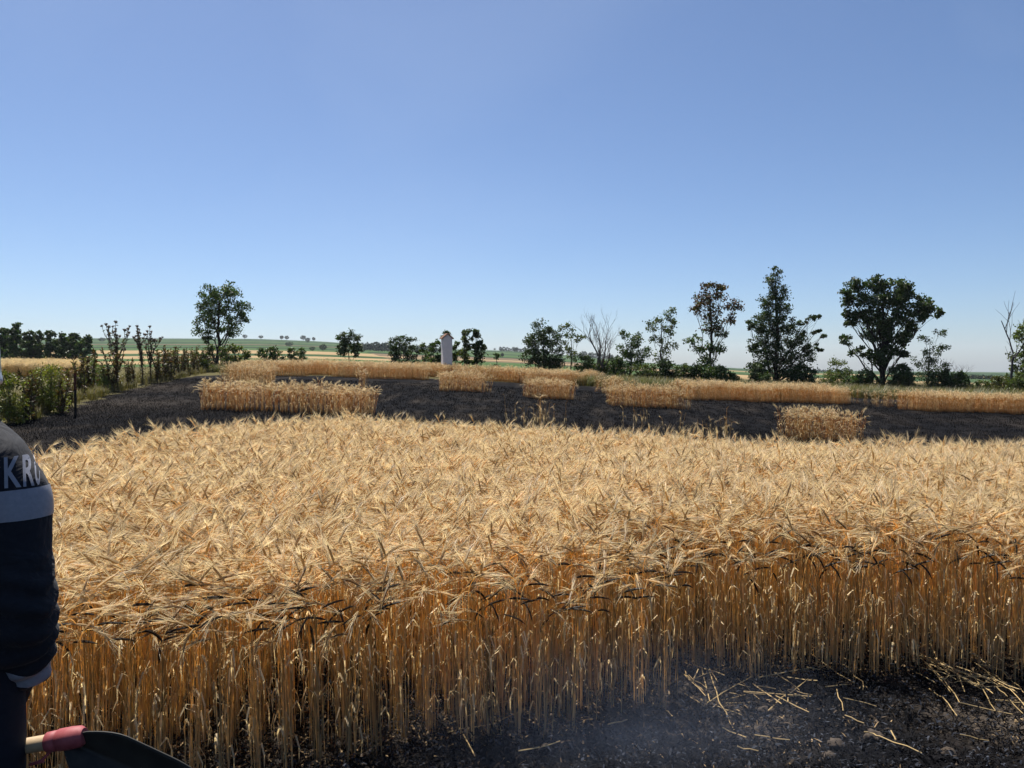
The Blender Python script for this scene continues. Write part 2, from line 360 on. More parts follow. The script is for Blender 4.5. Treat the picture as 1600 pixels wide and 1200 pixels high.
# ------------------------------------------------------------ wheat
STEM = np.array((0.76, 0.54, 0.225)); STEMLO = np.array((0.66, 0.53, 0.32)); EAR = np.array((0.60, 0.445, 0.24)); AWN = np.array((0.82, 0.68, 0.445))
def stalk(mb, x, y, h, lean, nod, phi, singe=0.0, pale=0.0, ear=True, toast=0.0):
    """one stalk: stem, nodding ear, awns, a dry leaf; phi is the azimuth of the nod"""
    dv = np.array((math.cos(phi), math.sin(phi), 0.0))
    la = rng.uniform(0, 2 * math.pi); lv = np.array((math.cos(la), math.sin(la), 0)) * lean
    v = rng.uniform(0.75, 1.25)
    pts = []; n = 4
    hs = h - 0.07
    for k in range(n + 1):
        t = k / n; pts.append(np.array((x, y, -0.02)) + lv * t * t + np.array((0, 0, hs * t + 0.02 * t)))
    # nodding neck
    d = np.array((lv[0] * 2, lv[1] * 2, h)); d /= np.linalg.norm(d)
    p = pts[-1].copy(); ang = 0; path = [p.copy()]
    segs = 7; L = 0.19
    for k in range(segs):
        ang += nod / segs * (1.5 if k < 4 else 0.6)
        dd = np.array((0, 0, 1)) * math.cos(ang) + dv * math.sin(ang)
        p = p + dd * (L / segs); path.append(p.copy())
    neck = path[:4]
    sp = np.array(pts + neck[1:])
    tt = np.linspace(0, 1, len(sp))[:, None]
    c = (STEMLO * (1 - np.clip(tt * 2.6, 0, 1)) + STEM * np.clip(tt * 2.6, 0, 1)) * v
    c = c * (1 - pale) + np.array((0.52, 0.42, 0.22)) * pale
    if singe > 0: c = c * (1 - singe * 0.45)
    if toast > 0: c = c * (1 - toast * np.array((0.14, 0.30, 0.52)))
    mb.tube(sp, np.linspace(0.0021, 0.0015, len(sp)), 3, c, cap=False)
    if ear:
        ep = np.array(path[3:]); m = len(ep)
        # plump ear, alternately notched
        q = np.linspace(0, 1, 6); ei = np.stack([np.interp(q * (m - 1), np.arange(m), ep[:, a]) for a in range(3)], 1)
        rr = np.array((0.0026, 0.0056, 0.0050, 0.0054, 0.0042, 0.0010)) * rng.uniform(0.85, 1.15)
        ec = EAR * rng.uniform(0.7, 1.2)
        ec = ec * (1 - pale) + np.array((0.62, 0.50, 0.28)) * pale
        if toast > 0: ec = ec * (1 - toast * np.array((0.14, 0.2, 0.32)))
        if singe > 0.5: ec = np.array((0.035, 0.024, 0.016)) * rng.uniform(0.6, 1.8)
        elif singe > 0: ec = ec * np.array((0.5, 0.42, 0.36))
        mb.tube(ei, rr, 4, ec, cap=False)
        if singe < 0.5:
            na = 14
            for k in range(na):
                f = rng.uniform(0.1, 0.95); b = np.array([np.interp(f * (m - 1), np.arange(m), ep[:, a]) for a in range(3)])
                fi = min(int(f * (m - 1)), m - 2); dd = ep[fi + 1] - ep[fi]; dd /= np.linalg.norm(dd)
                s = rng.normal(size=3); s -= dd * (s @ dd); s /= np.linalg.norm(s)
                tip = b + (dd + s * rng.uniform(0.12, 0.42)) * rng.uniform(0.07, 0.12) + np.array((0, 0, -0.006))
                wv = np.cross(dd, s) * 0.0011
                midp = (b + tip) / 2 + s * 0.004
                ac = AWN * rng.uniform(0.7, 1.1); ac = ac * (1 - pale) + np.array((0.74, 0.62, 0.38)) * pale
                mb.add([b - wv, b + wv, midp + wv * 0.8, midp - wv * 0.8, tip], [(0, 1, 2), (0, 2, 3), (3, 2, 4)], ac)
    # dry leaf ribbons
    for _ in range(rng.integers(0, 3)):
        z0 = rng.uniform(0.12, hs * 0.9); a = rng.uniform(0, 2 * math.pi); o = np.array((math.cos(a), math.sin(a), 0))
        b = np.array((x, y, 0)) + lv * (z0 / hs) ** 2 + np.array((0, 0, z0)); ln = rng.uniform(0.05, 0.14)
        lp = np.array([b, b + o * ln * 0.4 + np.array((0, 0, 0.03)), b + o * ln * 0.65 + np.array((0, 0, -0.02)), b + o * ln * 0.6 + np.array((0, 0, -0.09))])
        s = np.array((-o[1], o[0], 0)) * np.array((0.004, 0.0045, 0.0035, 0.001))[:, None]
        vv = np.concatenate([lp - s, lp + s]); ff = [(k, k + 1, k + 5, k + 4) for k in range(3)]
        mb.add(vv, ff, (STEMLO * 1.15 * rng.uniform(0.6, 1.3)))
def clump(n, ln=0.125, singe=0.0, sparse=1.0, pale=0.0, wind=None, h0=0.775, hsd=0.038, earp=1.0, nodm=1.45, toast=0.0):
    mb = MB()
    for k in range(n):
        y = rng.uniform(-ln / 2, ln / 2); x = rng.normal(0, 0.019)
        phi = rng.uniform(0, 2 * math.pi) if rng.random() < 0.55 else rng.normal(0.15, 0.6) + (math.pi if rng.random() < 0.38 else 0)
        nod = abs(rng.normal(nodm, 0.5)); sg = 0
        if rng.random() < singe: sg = rng.choice((0.3, 1.0, 1.0)); nod += rng.uniform(0, 0.9) * (sg > 0.5)
        stalk(mb, x, y, max(0.3, rng.normal(h0, hsd)) - 0.03 * (sg > 0.5), abs(rng.normal(0, 0.055)), nod, phi, sg, pale, rng.random() < earp, toast)
    return mb.mesh('wheat_clump')
protos = [clump(9) for _ in range(12)] + [clump(6, hsd=0.05) for _ in range(4)] \
    + [clump(8, singe=0.75, h0=0.74) for _ in range(5)] + [clump(4, singe=0.9, h0=0.5, hsd=0.15, earp=0.3, ln=.2) for _ in range(4)] \
    + [clump(9, pale=0.95) for _ in range(3)] + [clump(6, nodm=1.1, hsd=0.07, toast=1.0) for _ in range(6)]
FULL, THIN, SINGED, SPARSE, PALE, OPEN = (0, 12), (12, 16), (16, 21), (21, 25), (25, 28), (28, 34)
G_WHEAT = scatter_group(proto_collection('wheat_clumps', protos, M_WHEAT))
ROW = R(16.0)                       # drill rows run this far left of straight ahead
rd = np.array((-math.sin(ROW), math.cos(ROW))); rc = np.array((math.cos(ROW), math.sin(ROW)))
PITCHROW, SEG = 0.128, 0.115
def inside(poly, X, Y):
    poly = np.asarray(poly); r = np.zeros(X.shape, bool); n = len(poly)
    for k in range(n):
        x1, y1 = poly[k]; x2, y2 = poly[(k + 1) % n]
        c = ((y1 > Y) != (y2 > Y)) & (X < (x2 - x1) * (Y - y1) / (y2 - y1 + 1e-12) + x1)
        r ^= c
    return r
def edge_dist(poly, X, Y):
    poly = np.asarray(poly); d = np.full(X.shape, 1e9); n = len(poly)
    for k in range(n):
        a = poly[k]; b = poly[(k + 1) % n]; ab = b - a
        t = np.clip(((X - a[0]) * ab[0] + (Y - a[1]) * ab[1]) / (ab @ ab + 1e-12), 0, 1)
        d = np.minimum(d, np.hypot(X - a[0] - t * ab[0], Y - a[1] - t * ab[1]))
    return d
def wheat(poly, label, sparse=0.0, edge_singe=0.0, rag=0.12, scale=1.0, pale=False, cover=1.0, name='wheat_patch', open_=0.0, gap=0.0):
    poly = np.asarray(poly)[:, :2]
    c = poly @ np.stack([rc, rd], 1)
    rows = np.arange(math.floor(c[:, 0].min() / PITCHROW), math.ceil(c[:, 0].max() / PITCHROW) + 1)
    segs = np.arange(math.floor(c[:, 1].min() / SEG) - 1, math.ceil(c[:, 1].max() / SEG) + 1)
    A, B = np.meshgrid(rows * PITCHROW, segs * SEG, indexing='ij')
    A = A + rng.normal(0, 0.006, A.shape); B = B + rng.normal(0, 0.02, B.shape)
    X = A * rc[0] + B * rd[0]; Y = A * rc[1] + B * rd[1]
    Xr = X + (vnoise(X * 2.2, Y * 2.2, 5) - 0.5) * rag * 2; Yr = Y + (vnoise(X * 2.2, Y * 2.2, 6) - 0.5) * rag * 2
    k = inside(poly, Xr, Yr) & (rng.random(X.shape) < cover) & (fbm(X * 0.55 + 9, Y * 0.8, 3, 31) > gap)
    X, Y = X[k], Y[k]; n = len(X)
    ed = edge_dist(poly, X, Y)
    pick = rng.integers(*FULL, n)
    th = rng.random(n) < 0.12; pick[th] = rng.integers(*THIN, th.sum())
    es = (rng.random(n) < edge_singe) & (ed < 0.22); pick[es] = rng.integers(*SINGED, es.sum())
    sp = rng.random(n) < sparse; pick[sp] = rng.integers(*SPARSE, sp.sum())
    if open_: op = rng.random(n) < open_; pick[op & ~sp] = rng.integers(*OPEN, (op & ~sp).sum())
    if pale: pick = rng.integers(*PALE, n)
    Z = zg(X, Y)
    rot = np.zeros((n, 3)); rot[:, 2] = ROW + np.where(rng.random(n) < 0.5, math.pi, 0) * (rng.random(n) < 0.5) + rng.normal(0, 0.05, n)
    tl = 0.03 if name == 'wheat_field' else 0.03 + 0.09 * (ed < 0.2)
    rot[:, 0] = rng.normal(0, 1, n) * tl; rot[:, 1] = rng.normal(0, 1, n) * tl
    s = scale * rng.normal(1.0, 0.035 if name == 'wheat_field' else 0.075, n) * (0.94 + 0.12 * vnoise(X * 0.9, Y * 0.9, 8))
    s *= 1 - 0.10 * (ed < 0.13) * rng.random(n)
    scl = np.stack([np.ones(n), np.ones(n), s], 1)
    return scatter(name, G_WHEAT, np.stack([X, Y, Z], 1), rot, scl, pick, label, 'wheat', 'wheat left standing after the fire')
def xy(px, d): return ((px - 800) / F * d, d)
def hxy(px, py): h = hit(px, py); return (h[0], h[1])
main_poly = [(-3.2, 2.78), (-2.0, 2.98), (-0.98, 3.26), (0.0, 3.56), (0.84, 3.84), (0.72, 4.30), (1.8, 4.27), (2.7, 4.22), (7.6, 4.1),
             (8.4, 10.2), xy(1600, 10.2), xy(1300, 9.7), xy(1150, 10.0), xy(1000, 10.4), xy(750, 11.0), xy(600, 11.3), xy(450, 10.6), xy(350, 9.9), xy(200, 8.6), xy(60, 7.6), xy(-60, 7.1), (-5.6, 6.0)]
wheat(main_poly, 'broad golden block of ripe bearded wheat in front of the burnt strip', edge_singe=0.75, rag=0.09, name='wheat_field')

# ------------------------------------------------------------ trees
GREEN = np.array((0.045, 0.075, 0.018))
def leaf_cols(n, base, var=0.35, brown=0.0, clump_v=None):
    c = np.tile(np.asarray(base, float), (n, 1)) * rng.uniform(1 - var, 1 + var, (n, 1))
    c *= rng.uniform(0.85, 1.15, (n, 3))
    if brown > 0:
        k = rng.random(n) < brown; c[k] = np.array((0.085, 0.042, 0.018)) * rng.uniform(0.6, 1.3, (k.sum(), 1))
    return c
def limb_path(a, b, n=6, sag=0.0, jit=0.06):
    a = np.asarray(a, float); b = np.asarray(b, float); L = np.linalg.norm(b - a)
    t = np.linspace(0, 1, n)[:, None]; p = a * (1 - t) + b * t
    p[1:-1] += rng.normal(0, jit * L / 3, (n - 2, 3)); p[:, 2] += sag * L * (4 * t * (1 - t))[:, 0]
    return p
def tree(name, label, px, d, lobes, base=GREEN, leaf=0.15, dens=1.0, group=None, cat='tree', trunk=0.10, bark=(0.05, 0.04, 0.032), brown=None, depth=0.9, gap=0.35, fork=0.35, bottom=None):
    """lobes in photo pixels (x, y, rx, ry) at distance d metres -> a crown of leaf sprays on real limbs"""
    if group in ('trees along the burnt field edge', 'bushes under the tree row'): d *= 1.12
    k = d / F; root = on(px, d)
    top = max(P(l[0], l[1] - l[3], d)[2] for l in lobes)
    L = []
    if cat == 'bush':                # leafy skirt down to the ground
        x0 = min(l[0] - l[2] for l in lobes); x1 = max(l[0] + l[2] for l in lobes); yt = min(l[1] - l[3] for l in lobes)
        yr = 570 + (EYE - root[2]) / d * F
        lobes = list(lobes) + [(x0 * .7 + x1 * .3, yr - (yr - yt) * .22, (x1 - x0) * .3, (yr - yt) * .24), (x0 * .3 + x1 * .7, yr - (yr - yt) * .22, (x1 - x0) * .3, (yr - yt) * .24)]
    for l in lobes:
        c = P(l[0], l[1], d); c[1] += rng.normal(0, 0.3) * l[2] * k * depth
        L.append((c, l[2] * k, l[3] * k))
    tr = MB(); lf = MB(); H = top - root[2]
    bk = np.array(bark)
    cx = np.average([c[0] for c, _, _ in L], weights=[a * b for _, a, b in L])
    tp = root + np.array(((cx - root[0]) * 0.7, 0.0, H * 0.86))
    tpath = limb_path(root - np.array((0, 0, 0.15)), tp, 9, 0, 0.03); tpath[0] = root - np.array((0, 0, 0.15))
    tr.tube(tpath, np.linspace(trunk, trunk * 0.18, 9) * np.array([1.25] + [1] * 8), 7, bk)
    for c, rx, rz in L:
        cz = (c[2] - root[2]) / H
        i0 = np.clip((cz - fork) * 0.9, 0.08, 0.8) * 8; i1 = int(i0)
        a = tpath[i1] + (tpath[min(i1 + 1, 8)] - tpath[i1]) * (i0 - i1)
        lp = limb_path(a, c, 6, 0.03, 0.10); r0 = trunk * 0.36 * (1 - i0 / 11)
        tr.tube(lp, np.linspace(r0, r0 * 0.25, 6), 5, bk, cap=False)
        ncl = max(5, int(dens * 7 * (rx * rz) ** 0.8 / (0.35 ** 1.6)))
        dirs = rng.normal(size=(ncl, 3)); dirs /= np.linalg.norm(dirs, axis=1)[:, None]
        rad = rng.uniform(0.3, 1.0, ncl) ** 0.6
        cc = c + dirs * rad[:, None] * np.array((rx, rx * depth, rz))
        for q in range(ncl):
            s = lp[rng.integers(2, 6)]
            tr.tube(limb_path(s, cc[q], 4, 0.05, 0.12), np.linspace(max(r0 * 0.28, 0.006), 0.004, 4), 3, bk, cap=False)
        nl = 40
        sd_ = min(rx, rz, 0.5) * gap * 0.55 + 0.035
        pp = np.repeat(cc, nl, axis=0) + rng.normal(0, 1, (ncl * nl, 3)) * np.array((sd_, sd_, sd_ * 0.75))
        cl = np.repeat(rng.uniform(0.75, 1.3, ncl), nl)[:, None]
        br = 0.0 if brown is None else brown(c[2])
        lc = leaf_cols(len(pp), base, 0.35, br) * cl
        lf.cards(pp, leaf * rng.uniform(0.7, 1.3, len(pp)), leaf * 0.6, lc, fold=0.12)
    e = empty(name, root); tag(e, label, cat, group)
    tr.build('trunk', M_BARK, e, True, origin=root); lf.build('crown', M_LEAF, e, False, origin=root)
    return e
def bare_tree(name, label, px, d, top_py, spread, group=None, trunk=0.06, levels=5, lean=0.0, stems=2, cat='tree', bark=(0.13, 0.11, 0.10), seed=3):
    r = np.random.default_rng(seed)
    d *= 1.12
    root = on(px, d); H = P(px, top_py, d)[2] - root[2]
    tr = MB(); br = MB(); bk = np.array(bark)
    def grow(mb, p, dirv, ln, rad, lev):
        n = 5; pts = [p]
        dv = dirv.copy()
        for k in range(n):
            dv = dv + r.normal(0, 0.07, 3) + np.array((0, 0, 0.05)); dv /= np.linalg.norm(dv)
            pts.append(pts[-1] + dv * ln / n)
        pts = np.array(pts)
        mb.tube(pts, np.linspace(rad, rad * 0.5, n + 1), 6 if lev < 2 else 3, bk * r.uniform(0.8, 1.15), cap=lev == 0)
        if lev >= levels: return
        nc = 3 if lev < 2 else int(r.integers(2, 4))
        for q in range(nc):
            f = r.uniform(0.35, 1.0); i = min(int(f * n), n - 1); b = pts[i] + (pts[i + 1] - pts[i]) * (f * n - i)
            side = r.normal(size=3); side[2] *= 0.3; side /= np.linalg.norm(side)
            nd = dv * 1.0 + side * spread * r.uniform(0.6, 1.2) + np.array((0, 0, 0.15)); nd /= np.linalg.norm(nd)
            grow(br, b, nd, ln * r.uniform(0.55, 0.8), rad * 0.5, lev + 1)
    for s in range(stems):
        dv = np.array((lean + (s - (stems - 1) / 2) * 0.22, r.normal(0, 0.1), 1.0)); dv /= np.linalg.norm(dv)
        grow(tr, root + np.array(((s - (stems - 1) / 2) * 0.08, 0, -0.1)), dv, H * 0.50, trunk, 0)
    e = empty(name, root); tag(e, label, cat, group)
    allv = np.concatenate(tr.v + br.v); zs = H / max(allv[:, 2].max() - root[2], 1e-3)
    for mb in (tr, br):
        for v in mb.v: v[:, 2] = root[2] + (v[:, 2] - root[2]) * np.where(v[:, 2] > root[2], zs, 1)
    tr.build('trunk', M_BARK, e, True, origin=root); br.build('crown', M_BARK, e, True, origin=root)
    return e

DARK = np.array((0.042, 0.066, 0.020)); MID = np.array((0.056, 0.090, 0.022)); OLIVE = np.array((0.090, 0.115, 0.030)); YEL = np.array((0.24, 0.25, 0.06))
TL = 'trees along the burnt field edge'
tree('field_tree', 'lone round-crowned tree with a forked dark trunk above the left weedy boundary', 340, 48,
     [(347, 452, 20, 14), (365, 462, 18, 14), (325, 468, 20, 15), (345, 475, 26, 18), (378, 480, 16, 12), (312, 490, 18, 15), (338, 500, 24, 18), (368, 498, 20, 15), (318, 512, 16, 14), (360, 515, 20, 12), (322, 528, 9, 7), (382, 494, 9, 7)],
     base=MID, leaf=0.16, dens=0.62, group=TL, trunk=0.15, gap=0.42)
tree('field_tree', 'dense dark bushy tree with a low skirt beside the bare grey tree', 848, 43,
     [(848, 515, 17, 14), (838, 530, 20, 16), (862, 530, 20, 18), (832, 550, 18, 22), (855, 555, 25, 22), (845, 572, 30, 14), (872, 562, 14, 18)], base=DARK, leaf=0.13, dens=1.0, group=TL)
tree('field_tree', 'slender loose-leaved young tree between dense dark tree and bare grey tree', 892, 43.5,
     [(882, 512, 10, 8), (896, 522, 13, 9), (906, 530, 7, 6), (890, 540, 12, 9), (896, 556, 10, 9)], base=OLIVE, leaf=0.13, dens=0.6, group=TL, trunk=0.05)
bare_tree('bare_tree', 'leafless grey tree with a fan of fine upswept twigs', 938, 43, 474, 0.55, TL, trunk=0.11, levels=5, stems=2, seed=7)
tree('field_tree', 'green shrubby tree leaning on the bare grey tree, with small crown on a slim stem', 985, 43,
     [(975, 522, 8, 6), (992, 532, 15, 12), (978, 545, 15, 12), (1000, 548, 16, 14), (985, 565, 22, 14)], base=MID, leaf=0.13, dens=0.9, group=TL)
tree('field_tree', 'open airy tree with pale sky gaps left of the brown-topped tree', 1032, 42.5,
     [(1044, 490, 10, 9), (1036, 503, 14, 10), (1051, 507, 9, 8), (1020, 512, 12, 9), (1042, 522, 14, 9), (1024, 532, 13, 9), (1046, 540, 10, 8), (1034, 556, 14, 10)], base=OLIVE * 0.85, leaf=0.13, dens=0.6, group=TL, trunk=0.07, gap=0.45)
tree('field_tree', 'tall tree with heat-browned upper crown and green lower branches', 1110, 42,
     [(1110, 452, 17, 11), (1128, 455, 12, 9), (1095, 465, 16, 11), (1122, 472, 20, 13), (1146, 478, 13, 12), (1082, 480, 12, 9), (1105, 488, 20, 13), (1140, 497, 13, 9), (1112, 508, 20, 13), (1128, 520, 12, 9), (1078, 532, 13, 8), (1096, 540, 17, 11), (1118, 548, 13, 11), (1105, 566, 18, 12)],
     base=MID, leaf=0.15, dens=0.68, group=TL, trunk=0.11, gap=0.42, brown=lambda z: float(np.clip((z - 3.2) / 1.6, 0.05, 0.8)))
e_t = tree('field_tree', 'pointed tree with wind-swept feathery branches spreading to its right', 1212, 42.5,
     [(1212, 424, 7, 9), (1210, 442, 12, 13), (1218, 460, 14, 14), (1198, 468, 15, 14), (1225, 480, 15, 14), (1205, 492, 22, 17), (1188, 505, 14, 17), (1228, 508, 18, 17), (1205, 525, 26, 17), (1242, 530, 20, 14), (1190, 545, 20, 17), (1225, 552, 28, 17), (1255, 556, 20, 14), (1200, 575, 28, 17), (1240, 578, 28, 14),
      (1258, 505, 10, 4), (1268, 498, 8, 3), (1278, 494, 5, 2), (1262, 522, 12, 4), (1274, 518, 8, 3), (1286, 525, 8, 2), (1265, 540, 12, 4), (1280, 545, 7, 3), (1172, 510, 5, 12), (1175, 540, 7, 14)],
     base=DARK * 0.95, leaf=0.13, dens=1.15, group=TL, trunk=0.12, gap=0.36)
tree('field_tree', 'low pale-topped bush between the feathery pointed tree and the big spreading tree', 1308, 43,
     [(1308, 568, 14, 10), (1298, 580, 14, 11), (1320, 582, 15, 10), (1308, 592, 24, 9)], base=OLIVE, leaf=0.11, dens=0.9, group=TL, cat='bush', trunk=0.03)
tree('field_tree', 'big spreading dark-crowned tree on a stout short trunk', 1378, 42,
     [(1345, 446, 17, 11), (1372, 443, 17, 11), (1398, 448, 20, 13), (1422, 455, 15, 11), (1318, 462, 13, 8), (1340, 468, 20, 13), (1370, 468, 22, 15), (1405, 472, 24, 15), (1438, 474, 18, 12), (1460, 488, 15, 9), (1430, 495, 20, 11), (1332, 490, 13, 11), (1360, 495, 24, 15), (1395, 500, 26, 15), (1422, 515, 17, 9), (1370, 520, 24, 13), (1400, 528, 22, 12), (1330, 508, 11, 7), (1322, 532, 10, 7), (1342, 550, 17, 7), (1385, 548, 20, 10), (1368, 562, 20, 9), (1415, 548, 13, 9)],
     base=DARK * 1.15, leaf=0.18, dens=1.15, group=TL, trunk=0.19, bark=(0.035, 0.028, 0.022), gap=0.40)
tree('field_tree', 'small thin-leaved tree tucked against the right flank of the big spreading tree', 1450, 42,
     [(1470, 520, 12, 5), (1448, 530, 12, 8), (1476, 542, 9, 7), (1455, 550, 16, 10), (1440, 565, 18, 12), (1468, 572, 15, 11), (1450, 588, 26, 12)], base=DARK, leaf=0.11, dens=0.75, group=TL, trunk=0.06, gap=0.45)
bare_tree('bare_shrub', 'thin leafless grey shrub above dark undergrowth right of the big tree', 1490, 42, 555, 0.7, TL, trunk=0.035, levels=4, stems=3, cat='shrub', seed=5, bark=(0.09, 0.08, 0.075))
bare_tree('bare_tree', 'dead dark tree with a few long crooked branches at the end of the tree row', 1577, 41, 455, 0.62, TL, trunk=0.10, levels=3, stems=1, lean=-0.04, seed=12, bark=(0.06, 0.055, 0.055))
tree('field_tree', 'leafy green tree behind the dead dark tree', 1605, 41.5,
     [(1606, 508, 14, 11), (1595, 525, 13, 12), (1618, 528, 20, 16), (1592, 552, 12, 12), (1615, 556, 22, 16), (1600, 578, 20, 14), (1582, 590, 13, 14)], base=OLIVE, leaf=0.15, dens=0.8, group=TL, trunk=0.08)
UG = 'bushes under the tree row'
for px, d, py, rx, ry, c, lab in (
    (918, 43, 574, 20, 14, MID, 'dark green bush at the foot of the slender young tree'), (945, 43, 578, 18, 11, OLIVE, 'yellowish green bush at the foot of the bare grey tree'),
    (966, 42, 576, 17, 14, MID, 'bush between the bare grey tree and the shrubby green tree'), (1010, 41.5, 586, 22, 13, OLIVE * 0.8, 'bush at the foot of the shrubby green tree'),
    (1040, 41.5, 582, 17, 14, DARK, 'dark bush at the foot of the open airy tree'), (1068, 41, 586, 14, 14, OLIVE * .8, 'bright leafy bush before the tall brown-topped tree'),
    (1090, 41, 586, 17, 13, DARK, 'dark bush at the foot of the tall brown-topped tree'), (1120, 40.5, 588, 22, 13, MID, 'rounded bush right of the tall brown-topped tree trunk'),
    (1142, 40.5, 592, 13, 8, MID, 'low bush ending the thicket right of the brown-topped tree'), (1185, 41.5, 585, 20, 15, DARK, 'black-green bush at the left foot of the feathery pointed tree'),
    (1252, 41.5, 586, 24, 12, DARK, 'black-green bush at the right foot of the feathery pointed tree'), (1335, 41, 598, 15, 8, MID, 'low bush left of the big spreading tree trunk'),
    (1358, 41, 594, 17, 13, DARK, 'dark bush hugging the big spreading tree trunk'), (1408, 41, 592, 24, 17, DARK, 'dense dark bush right of the big spreading tree trunk'),
    (1475, 41, 598, 26, 15, DARK, 'dark bush under the thin leafless shrub'), (1500, 41, 598, 15, 13, MID, 'small bush right of the thin leafless shrub'),
    (1530, 40.5, 606, 13, 7, OLIVE, 'low weedy bush left of the dead dark tree'), (1560, 39, 610, 20, 15, YEL * .3, 'fresh green bush at the foot of the dead dark tree'), (1592, 38.5, 612, 20, 17, OLIVE, 'fresh green bush right of the dead dark tree')):
    tree('bush', lab, px, d, [(px - rx * .35, py - ry * .4, rx * .65, ry * .9), (px + rx * .35, py - ry * .2, rx * .65, ry * .9), (px, py + ry * .3, rx, ry * .6), (px + rx * .1, py - ry * .9, rx * .45, ry * .5)], base=c, leaf=0.13, dens=1.15, group=UG, cat='bush', trunk=0.025, fork=0.6)
# middle and left background trees
MG = 'bushes and trees beyond the standing wheat'
for px, d, lobes, c, lab, nm in (
    (545, 62, [(535, 528, 8, 10), (552, 527, 9, 10), (545, 540, 17, 11), (534, 548, 9, 9), (558, 550, 10, 8)], DARK, 'upright dark bushy tree standing alone over the pale strip', 'tree'),
    (632, 52, [(616, 538, 9, 9), (628, 534, 9, 9), (642, 536, 9, 8), (622, 550, 13, 9), (644, 551, 11, 9)], DARK, 'broad twin-topped bush left of the white shrine', 'bush'),
    (660, 53, [(660, 545, 6, 7), (663, 556, 6, 8)], OLIVE, 'small thin bush between twin-topped bush and shrine', 'bush'),
    (676, 52, [(674, 545, 6, 8), (682, 540, 7, 7), (678, 560, 12, 10), (686, 555, 6, 12)], MID, 'ragged bush directly left of the white shrine', 'bush'),
    (697, 47, [(698, 521, 4, 3), (693, 526, 3, 3), (697, 535, 4, 6), (698, 555, 6, 12)], DARK, 'slim sapling hidden behind the white shrine, tip above its roof', 'tree'),
    (711, 47, [(710, 540, 6, 8), (712, 556, 8, 12)], MID, 'slim bush directly right of the white shrine', 'bush'),
    (726, 46.5, [(728, 520, 5, 6), (724, 531, 7, 8), (730, 540, 6, 6), (724, 552, 9, 9), (728, 566, 9, 7)], OLIVE * .9, 'narrow green poplar-like tree right of the shrine', 'tree'),
    (745, 46.5, [(743, 518, 4, 4), (743, 528, 6, 7), (750, 537, 7, 7), (741, 541, 7, 8), (748, 553, 10, 10), (744, 567, 12, 8), (756, 542, 4, 5)], DARK, 'narrow dark tree right of the green poplar-like tree', 'tree'),
    (420, 50, [(411, 550, 9, 8), (425, 549, 10, 8), (418, 560, 14, 8), (436, 558, 8, 9)], MID * .9, 'dark rounded bush in front of the striped hillside', 'bush'),
    (458, 50, [(452, 552, 8, 7), (468, 550, 10, 7), (456, 562, 8, 7), (472, 562, 6, 8)], MID * .9, 'stemmy dark bush right of the dark rounded bush', 'bush'),
    (368, 50, [(355, 550, 10, 9), (372, 545, 13, 9), (384, 554, 8, 9), (365, 562, 18, 8)], OLIVE * .9, 'olive bush just right of the lone tree trunk', 'bush'),
    (322, 47, [(312, 555, 9, 7), (328, 548, 7, 8), (322, 563, 12, 7)], OLIVE * .7, 'scorched low bush left of the lone tree trunk', 'bush'),
    (776, 70, [(776, 556, 4, 5)], MID, 'tiny sapling before the far meadow right of the shrine trees', 'bush')):
    tree('shrub' if nm == 'bush' else 'small_tree', lab, px, d, lobes, base=c, leaf=0.15 if d < 60 else 0.18, dens=0.95, group=MG, cat=nm, trunk=0.05)
# left grove
for k, (px, top, hw) in enumerate(((-42, 508, 15), (-16, 512, 14), (6, 511, 12), (26, 505, 11), (46, 516, 10), (62, 519, 9), (80, 517, 10), (98, 520, 9), (116, 518, 10), (134, 524, 9))):
    tree('grove_tree', 'dense dark tree in the close-planted row behind the pale grass', px, 92 + (k % 3) * 1.5,
         [(px, top + 8, hw * .8, 8), (px - 4, top + 20, hw * 1.3, 13), (px + 4, top + 34, hw * 1.4, 13), (px - 2, top + 50, hw * 1.4, 13), (px + 2, top + 62, hw * 1.3, 10)], base=DARK * 1.05, leaf=0.30, dens=0.62, group='close-planted row of dark trees', trunk=0.12, bark=(0.06, 0.05, 0.045))
# trees on the far hill crest, alone against the sky
def far_tree(px, d, h, wdt, lab, grp, up=0.35):
    root = on(px, d); e = empty('hill_tree', root); tag(e, lab, 'tree', grp)
    t = MB(); t.tube([(0, 0, -1), (0, 0, h * .3), (0.1, 0, h * .7)], [h * .035, h * .03, h * .012], 5, (0.05, 0.045, 0.04)); t.build('trunk', M_BARK, e)
    c = MB(); n = 420
    dr = rng.normal(size=(n, 3)); dr /= np.linalg.norm(dr, axis=1)[:, None]
    p = dr * (rng.uniform(.2, 1, n) ** .4)[:, None] * np.array((wdt / 2, wdt / 2, h * (1 - up) / 2)) + np.array((0, 0, h * (1 + up) / 2))
    p *= 1 + rng.normal(0, 0.04, (n, 1))
    c.cards(p, h * 0.14, h * 0.10, leaf_cols(n, np.array((0.03, 0.05, 0.022)), 0.3)); c.build('crown', M_FAR, e)
for px, dd, hp, wp in ((383, 1240, 7, 8), (408, 1245, 6, 8), (440.5, 1240, 7, 6), (448.5, 1243, 7, 7), (474, 1240, 8.5, 9.5), (490.5, 1236, 6.5, 5.5), (773, 1250, 3.5, 4)):
    far_tree(px, dd, hp * dd / F, wp * dd / F, 'tiny round tree standing on the far hill crest against the sky', 'trees on the far hill crest', 0.2)
